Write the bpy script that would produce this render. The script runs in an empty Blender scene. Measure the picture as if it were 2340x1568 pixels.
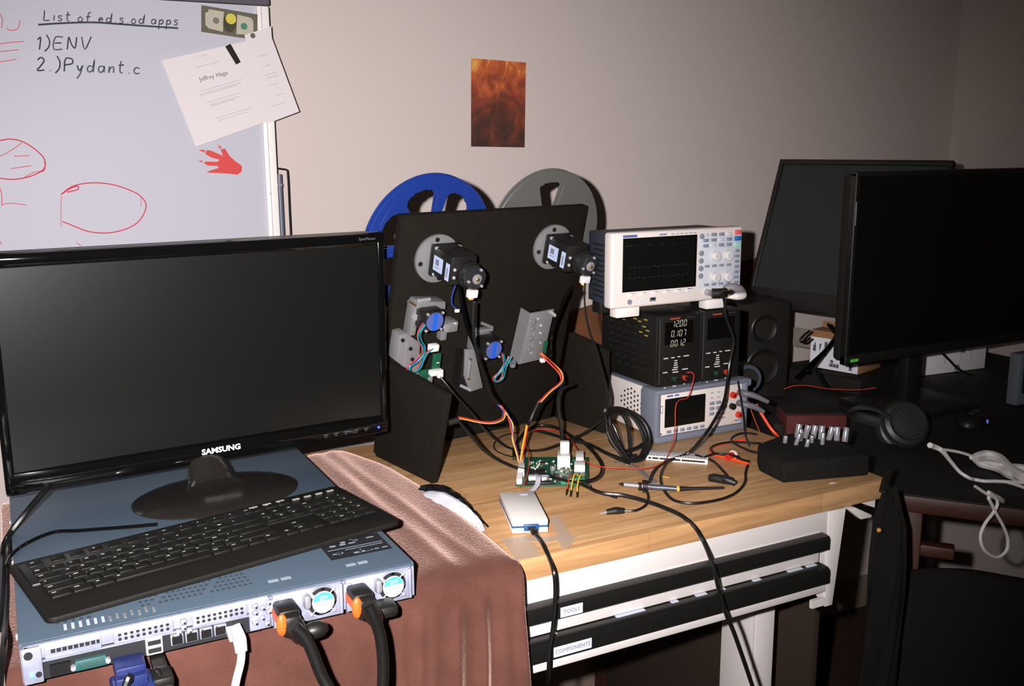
import bpy, bmesh, math, random
from mathutils import Vector, Matrix
random.seed(7)
S = bpy.context.scene
COL = S.collection
G = 0.92                      # height of the bench top above the floor

# ------------------------------------------------------------------ camera
def _cam():
    f, yaw, pitch, roll = 2244.773, math.radians(27.3131), math.radians(11.3899), math.radians(-0.3231)
    fwd = Vector((math.sin(yaw)*math.cos(pitch), math.cos(yaw)*math.cos(pitch), -math.sin(pitch)))
    right = Vector((math.cos(yaw), -math.sin(yaw), 0)); up = right.cross(fwd)
    c, s = math.cos(roll), math.sin(roll)
    r2 = c*right + s*up; u2 = -s*right + c*up
    M = Matrix((r2, u2, -fwd)).transposed().to_4x4()
    M.translation = Vector((-0.4087, -1.112, 0.5566 + G))
    cd = bpy.data.cameras.new('camera'); cd.sensor_width = 36; cd.lens = f/2340*36
    cd.clip_start = 0.02; cd.clip_end = 50
    o = bpy.data.objects.new('camera', cd); COL.objects.link(o); o.matrix_world = M
    S.camera = o
    return M.translation.copy(), r2, u2, fwd
CAMP, CR, CU, CF = _cam()

# ------------------------------------------------------------------ light: one flash beside the lens, a trace of room light
w = bpy.data.worlds.new('world'); S.world = w; w.use_nodes = True
w.node_tree.nodes['Background'].inputs[0].default_value = (1.0, 0.80, 0.62, 1)
w.node_tree.nodes['Background'].inputs[1].default_value = 0.028
fl = bpy.data.lights.new('flash', 'SPOT'); fl.energy = 225; fl.color = (1.0, 0.938, 0.945)
fl.shadow_soft_size = 0.012; fl.spot_size = math.radians(86); fl.spot_blend = 1.0
flo = bpy.data.objects.new('flash', fl); COL.objects.link(flo)
flo.location = CAMP - 0.085*CR + 0.035*CU
aim = (CF - 0.12*CR - 0.05*CU).normalized()
flo.rotation_euler = aim.to_track_quat('-Z', 'Y').to_euler()
S.view_settings.view_transform = 'Standard'; S.view_settings.look = 'None'
S.view_settings.exposure = 0.0; S.view_settings.gamma = 1.0

# ------------------------------------------------------------------ materials
def lin(c): return tuple(((x/255)/12.92 if x/255 <= .04045 else (((x/255)+.055)/1.055)**2.4) for x in c)
MATS = {}
def mat(name, rgb, rough=.5, metal=0., spec=.5, bump=0., bscale=200., var=0., vscale=30., emit=0., coat=0., alpha=1., sheen=0., trans=0.):
    if name in MATS: return MATS[name]
    m = bpy.data.materials.new(name); m.use_nodes = True; nt = m.node_tree
    b = nt.nodes['Principled BSDF']; col = (*lin(rgb), 1)
    b.inputs['Base Color'].default_value = col; b.inputs['Roughness'].default_value = rough
    b.inputs['Metallic'].default_value = metal; b.inputs['Specular IOR Level'].default_value = spec
    b.inputs['Coat Weight'].default_value = coat; b.inputs['Alpha'].default_value = alpha
    b.inputs['Sheen Weight'].default_value = sheen; b.inputs['Sheen Roughness'].default_value = .35; b.inputs['Sheen Tint'].default_value = (1, .68, .58, 1); b.inputs['Transmission Weight'].default_value = trans
    if emit: b.inputs['Emission Color'].default_value = col; b.inputs['Emission Strength'].default_value = emit
    tc = nt.nodes.new('ShaderNodeTexCoord')
    if var:
        n = nt.nodes.new('ShaderNodeTexNoise'); n.inputs['Scale'].default_value = vscale; n.inputs['Detail'].default_value = 5
        nt.links.new(tc.outputs['Object'], n.inputs['Vector'])
        r = nt.nodes.new('ShaderNodeValToRGB'); r.color_ramp.elements[0].position = .3; r.color_ramp.elements[1].position = .7
        r.color_ramp.elements[0].color = tuple(c*(1-var) for c in col[:3])+(1,); r.color_ramp.elements[1].color = tuple(min(1, c*(1+var)) for c in col[:3])+(1,)
        nt.links.new(n.outputs['Fac'], r.inputs['Fac']); nt.links.new(r.outputs['Color'], b.inputs['Base Color'])
    if bump:
        n2 = nt.nodes.new('ShaderNodeTexNoise'); n2.inputs['Scale'].default_value = bscale; n2.inputs['Detail'].default_value = 3
        nt.links.new(tc.outputs['Object'], n2.inputs['Vector'])
        bp = nt.nodes.new('ShaderNodeBump'); bp.inputs['Strength'].default_value = bump; bp.inputs['Distance'].default_value = .002
        nt.links.new(n2.outputs['Fac'], bp.inputs['Height']); nt.links.new(bp.outputs['Normal'], b.inputs['Normal'])
    MATS[name] = m
    return m

def wood_mat():
    m = bpy.data.materials.new('butcher_block'); m.use_nodes = True; nt = m.node_tree; L = nt.links.new
    b = nt.nodes['Principled BSDF']; b.inputs['Roughness'].default_value = .42; b.inputs['Specular IOR Level'].default_value = .35
    tc = nt.nodes.new('ShaderNodeTexCoord')
    mp = nt.nodes.new('ShaderNodeMapping'); mp.inputs['Scale'].default_value = (1, 1, 1); L(tc.outputs['Object'], mp.inputs[0])
    br = nt.nodes.new('ShaderNodeTexBrick'); L(mp.outputs[0], br.inputs['Vector'])
    br.inputs['Color1'].default_value = (*lin((216, 174, 126)), 1); br.inputs['Color2'].default_value = (*lin((200, 154, 106)), 1)
    br.inputs['Mortar'].default_value = (*lin((186, 142, 96)), 1)
    br.inputs['Scale'].default_value = 1; br.inputs['Mortar Size'].default_value = .0006; br.inputs['Brick Width'].default_value = .34; br.inputs['Row Height'].default_value = .041
    br.inputs['Bias'].default_value = -.1
    mp2 = nt.nodes.new('ShaderNodeMapping'); mp2.inputs['Scale'].default_value = (5, 70, 70); L(tc.outputs['Object'], mp2.inputs[0])
    n = nt.nodes.new('ShaderNodeTexNoise'); n.inputs['Scale'].default_value = 1.2; n.inputs['Detail'].default_value = 6; n.inputs['Distortion'].default_value = .6; L(mp2.outputs[0], n.inputs['Vector'])
    r = nt.nodes.new('ShaderNodeValToRGB'); L(n.outputs['Fac'], r.inputs[0])
    r.color_ramp.elements[0].position = .3; r.color_ramp.elements[0].color = (.72, .67, .61, 1); r.color_ramp.elements[1].position = .65; r.color_ramp.elements[1].color = (1.06, 1.05, 1.03, 1)
    mx = nt.nodes.new('ShaderNodeMix'); mx.data_type = 'RGBA'; mx.blend_type = 'MULTIPLY'; mx.inputs[0].default_value = 1.
    L(br.outputs['Color'], mx.inputs[6]); L(r.outputs[0], mx.inputs[7]); L(mx.outputs[2], b.inputs['Base Color'])
    return m

WHITE = mat('white_powder_coat', (226, 220, 216), .38, spec=.4)
WALLM = mat('wall_paint', (202, 190, 184), .9, spec=.15, bump=.12, bscale=160)
CARPET = mat('carpet', (64, 48, 40), 1, spec=.1, bump=.6, bscale=500, var=.35, vscale=180)
WOOD = wood_mat()
BLK = mat('black_plastic', (24, 23, 21), .45)
BLKM = mat('black_matte', (27, 24, 20), .8, spec=.3)
BLKG = mat('black_gloss', (9, 9, 9), .07, spec=.55)
CABLE = mat('cable_rubber', (20, 20, 19), .36, spec=.5)
SCREEN = mat('dark_screen', (13, 14, 13), .27, spec=.7)
SCREEN2 = mat('dark_glass', (13, 15, 13), .3, spec=.35)
STEEL = mat('steel', (176, 176, 182), .32, metal=.5)
ALU = mat('aluminium', (140, 140, 142), .36, metal=.3)
GALV = mat('galvanised', (156, 160, 178), .4, metal=.25, var=.15, vscale=60)
CHROME = mat('chrome', (225, 225, 230), .14, metal=.6)
BRASS = mat('brass', (200, 165, 80), .3, metal=.9)
LIDBL = mat('blue_grey_paint', (74, 90, 104), .46, spec=.4, bump=.15, bscale=700)
IVORY = mat('ivory_plastic', (222, 214, 208), .45)
GREYBL = mat('grey_rubber', (112, 118, 132), .65)
DGREY = mat('dark_blue_grey', (52, 58, 72), .6)
BTN = mat('button_grey', (128, 136, 152), .5)
WPL = mat('white_plastic', (232, 228, 222), .4)
PAPER = mat('paper', (212, 205, 206), .85, spec=.2)
RED = mat('red_plastic', (208, 44, 32), .4)
ORANGE = mat('orange_plastic', (226, 98, 36), .4)
ORANGEW = mat('orange_rubber', (232, 74, 30), .45)
REDW = mat('red_wire', (196, 48, 34), .4)
YEL = mat('yellow_wire', (226, 182, 60), .4)
BLUEW = mat('blue_wire', (44, 66, 150), .4)
TEAL = mat('teal_wire', (30, 130, 140), .4)
PCBG = mat('pcb_green', (22, 84, 58), .35)
GREENP = mat('green_plastic', (40, 130, 90), .4)
BLUEP = mat('blue_plastic', (26, 38, 92), .45)
STICK = mat('white_sticker', (205, 212, 226), .6)
CARD = mat('cardboard', (158, 116, 78), .85, var=.1, vscale=20)
DKRED = mat('dark_red_paper', (78, 24, 18), .8, var=.25, vscale=25)

# ------------------------------------------------------------------ mesh builder
TMP = bpy.data.meshes.new('tmp')
def rotm(axis, deg): return Matrix.Rotation(math.radians(deg), 4, axis)
def trn(x, y, z): return Matrix.Translation((x, y, z))
FRONT = Matrix.Rotation(math.radians(90), 4, 'X')            # drawings in XY stand up and face -Y
class MB:
    def __init__(s, M=None): s.bm = bmesh.new(); s.mats = []; s.M = M or Matrix()
    def mi(s, m):
        if m not in s.mats: s.mats.append(m)
        return s.mats.index(m)
    def add(s, tb, m, M=None):
        i = s.mi(m)
        for f in tb.faces: f.material_index = i; f.smooth = True
        tb.transform(s.M @ M if M is not None else s.M)
        tb.to_mesh(TMP); s.bm.from_mesh(TMP); tb.free(); return s
    def box(s, c, d, m, b=0., M=None, seg=2):
        tb = bmesh.new(); bmesh.ops.create_cube(tb, size=1)
        bmesh.ops.scale(tb, vec=d, verts=tb.verts)
        if b: bmesh.ops.bevel(tb, geom=tb.edges[:], offset=min(b, min(d)*.49), segments=seg, affect='EDGES', profile=.5)
        bmesh.ops.translate(tb, vec=c, verts=tb.verts); return s.add(tb, m, M)
    def cyl(s, c, r, h, m, axis='Z', r2=None, n=24, b=0., M=None):
        tb = bmesh.new(); bmesh.ops.create_cone(tb, cap_ends=True, segments=n, radius1=r, radius2=r if r2 is None else r2, depth=h)
        if b:
            es = [e for e in tb.edges if abs(e.verts[0].co.z-e.verts[1].co.z) < 1e-6]
            bmesh.ops.bevel(tb, geom=es, offset=b, segments=2, affect='EDGES', profile=.5)
        if axis == 'Y': tb.transform(rotm('X', 90))
        elif axis == 'X': tb.transform(rotm('Y', 90))
        bmesh.ops.translate(tb, vec=c, verts=tb.verts); return s.add(tb, m, M)
    def sph(s, c, r, m, sc=(1, 1, 1), n=16, M=None):
        tb = bmesh.new(); bmesh.ops.create_uvsphere(tb, u_segments=n, v_segments=max(6, n//2), radius=r)
        bmesh.ops.scale(tb, vec=sc, verts=tb.verts); bmesh.ops.translate(tb, vec=c, verts=tb.verts); return s.add(tb, m, M)
    def prism(s, poly, h, m, M=None, b=0.):
        """polygon in XY pushed up by h along Z"""
        tb = bmesh.new(); vs = [tb.verts.new((x, y, 0)) for x, y in poly]; f = tb.faces.new(vs)
        if h:
            r = bmesh.ops.extrude_face_region(tb, geom=[f]); bmesh.ops.translate(tb, vec=(0, 0, h), verts=[e for e in r['geom'] if isinstance(e, bmesh.types.BMVert)])
        bmesh.ops.recalc_face_normals(tb, faces=tb.faces)
        if b: bmesh.ops.bevel(tb, geom=tb.edges[:], offset=b, segments=2, affect='EDGES', profile=.5)
        return s.add(tb, m, M)
    def lathe(s, prof, m, n=32, M=None):
        tb = bmesh.new(); rings = []
        for r, z in prof:
            rings.append([tb.verts.new((max(r, 1e-5)*math.cos(2*math.pi*i/n), max(r, 1e-5)*math.sin(2*math.pi*i/n), z)) for i in range(n)])
        for a, b in zip(rings, rings[1:]):
            for i in range(n): tb.faces.new((a[i], a[(i+1) % n], b[(i+1) % n], b[i]))
        bmesh.ops.remove_doubles(tb, verts=tb.verts, dist=2e-5)
        bmesh.ops.recalc_face_normals(tb, faces=tb.faces); return s.add(tb, m, M)
    def tube(s, pts, r, m, n=8, closed=False, sub=5, flat=None, M=None):
        """round tube along a smooth path; r is a number or one radius per point"""
        P = [Vector(p) for p in pts]; k = len(P); rr = [r]*k if not hasattr(r, '__len__') else list(r)
        Q = []; R = []
        if k > 2 and sub > 1:
            for i in range(k if closed else k-1):
                p0 = P[(i-1) % k] if closed or i else P[0]*2-P[1]; p1 = P[i]; p2 = P[(i+1) % k]
                p3 = P[(i+2) % k] if closed or i+2 < k else P[-1]*2-P[-2]
                d0 = max((p1-p0).length, 1e-5)**.5; d1 = max((p2-p1).length, 1e-5)**.5; d2 = max((p3-p2).length, 1e-5)**.5
                m1 = ((p1-p0)/d0-(p2-p0)/(d0+d1)+(p2-p1)/d1)*d1; m2 = ((p2-p1)/d1-(p3-p1)/(d1+d2)+(p3-p2)/d2)*d1
                for j in range(sub):
                    t = j/sub; t2 = t*t; t3 = t2*t
                    Q.append((2*t3-3*t2+1)*p1+(t3-2*t2+t)*m1+(-2*t3+3*t2)*p2+(t3-t2)*m2); R.append(rr[i]*(1-t)+rr[(i+1) % k]*t)
            if not closed: Q.append(P[-1]); R.append(rr[-1])
        else: Q, R = P, rr
        tb = bmesh.new(); rings = []; nrm = None; K = len(Q)
        for i in range(K):
            a = Q[i-1] if i or closed else Q[i]; b = Q[(i+1) % K] if i+1 < K or closed else Q[i]
            t = (b-a); t = t.normalized() if t.length > 1e-9 else Vector((0, 0, 1))
            if nrm is None:
                nrm = t.cross(Vector((0, 0, 1)));
                if nrm.length < .1: nrm = t.cross(Vector((0, 1, 0)))
            nrm = (nrm-t*nrm.dot(t)).normalized(); bn = t.cross(nrm)
            fx = flat or (1, 1)
            rings.append([tb.verts.new(Q[i]+R[i]*(fx[0]*math.cos(2*math.pi*j/n)*nrm+fx[1]*math.sin(2*math.pi*j/n)*bn)) for j in range(n)])
        for i in range(K if closed else K-1):
            a = rings[i]; b = rings[(i+1) % K]
            for j in range(n): tb.faces.new((a[j], a[(j+1) % n], b[(j+1) % n], b[j]))
        if not closed: tb.faces.new(rings[0][::-1]); tb.faces.new(rings[-1])
        bmesh.ops.recalc_face_normals(tb, faces=tb.faces); return s.add(tb, m, M)
    def text(s, txt, size, m, M, depth=.0003, align='CENTER', bold=0., sx=1.):
        cu = bpy.data.curves.new('t', 'FONT'); cu.body = txt; cu.size = size; cu.extrude = depth; cu.align_x = align; cu.align_y = 'CENTER'; cu.offset = bold; cu.resolution_u = 2
        o = bpy.data.objects.new('t', cu); COL.objects.link(o); bpy.context.view_layer.update()
        me = bpy.data.meshes.new_from_object(o.evaluated_get(bpy.context.evaluated_depsgraph_get()))
        bpy.data.objects.remove(o); bpy.data.curves.remove(cu)
        tb = bmesh.new(); tb.from_mesh(me); bpy.data.meshes.remove(me); bmesh.ops.scale(tb, vec=(sx, 1, 1), verts=tb.verts); return s.add(tb, m, M)
    def grid(s, P, m, closed_u=False):
        """P[j][i] points"""
        tb = bmesh.new(); V = [[tb.verts.new(p) for p in row] for row in P]
        for j in range(len(V)-1):
            for i in range(len(V[0])-1): tb.faces.new((V[j][i], V[j][i+1], V[j+1][i+1], V[j+1][i]))
        bmesh.ops.recalc_face_normals(tb, faces=tb.faces); return s.add(tb, m)
    def mesh(s, name, sharp=35):
        me = bpy.data.meshes.new(name); s.bm.to_mesh(me); s.bm.free()
        for m in s.mats: me.materials.append(m)
        me.set_sharp_from_angle(angle=math.radians(sharp)); return me
    def part(s, name, parent, world=False, label=None, sharp=35):
        """one mesh object under parent; world=True means it was drawn in bench coordinates"""
        if world:
            root = parent
            Mx = Matrix()
            while root is not None: Mx = root.matrix_basis @ Mx; root = root.parent
            s.bm.transform(Mx.inverted() @ Matrix.Translation((0, 0, G)))
        o = bpy.data.objects.new(name, s.mesh(name, sharp)); COL.objects.link(o); o.parent = parent
        if label: o['label'] = label
        return o
    def top(s, name, label, cat, group=None, kind=None, sharp=35):
        """a top-level one-mesh thing drawn in bench coordinates; origin goes to its base"""
        xs = [v.co for v in s.bm.verts]; lo = Vector([min(c[i] for c in xs) for i in range(3)]); hi = Vector([max(c[i] for c in xs) for i in range(3)])
        c = Vector(((lo.x+hi.x)/2, (lo.y+hi.y)/2, lo.z)); s.bm.transform(Matrix.Translation(-c))
        o = bpy.data.objects.new(name, s.mesh(name, sharp)); COL.objects.link(o); o.location = c+Vector((0, 0, G))
        tag(o, label, cat, group, kind); return o
def tag(o, label=None, cat=None, group=None, kind=None):
    if label: o['label'] = label
    if cat: o['category'] = cat
    if group: o['group'] = group
    if kind: o['kind'] = kind
    return o
def thing(name, label, cat, loc=(0, 0, 0), rz=0., group=None):
    o = bpy.data.objects.new(name, None); o.empty_display_size = .05; COL.objects.link(o)
    o.location = (loc[0], loc[1], loc[2]+G); o.rotation_euler = (0, 0, math.radians(rz)); bpy.context.view_layer.update()
    return tag(o, label, cat, group)
def struct(mb, name, label):
    o = bpy.data.objects.new(name, mb.mesh(name)); COL.objects.link(o); o['kind'] = 'structure'; o['label'] = label; o['category'] = name.split('_')[0]; return o

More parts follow.
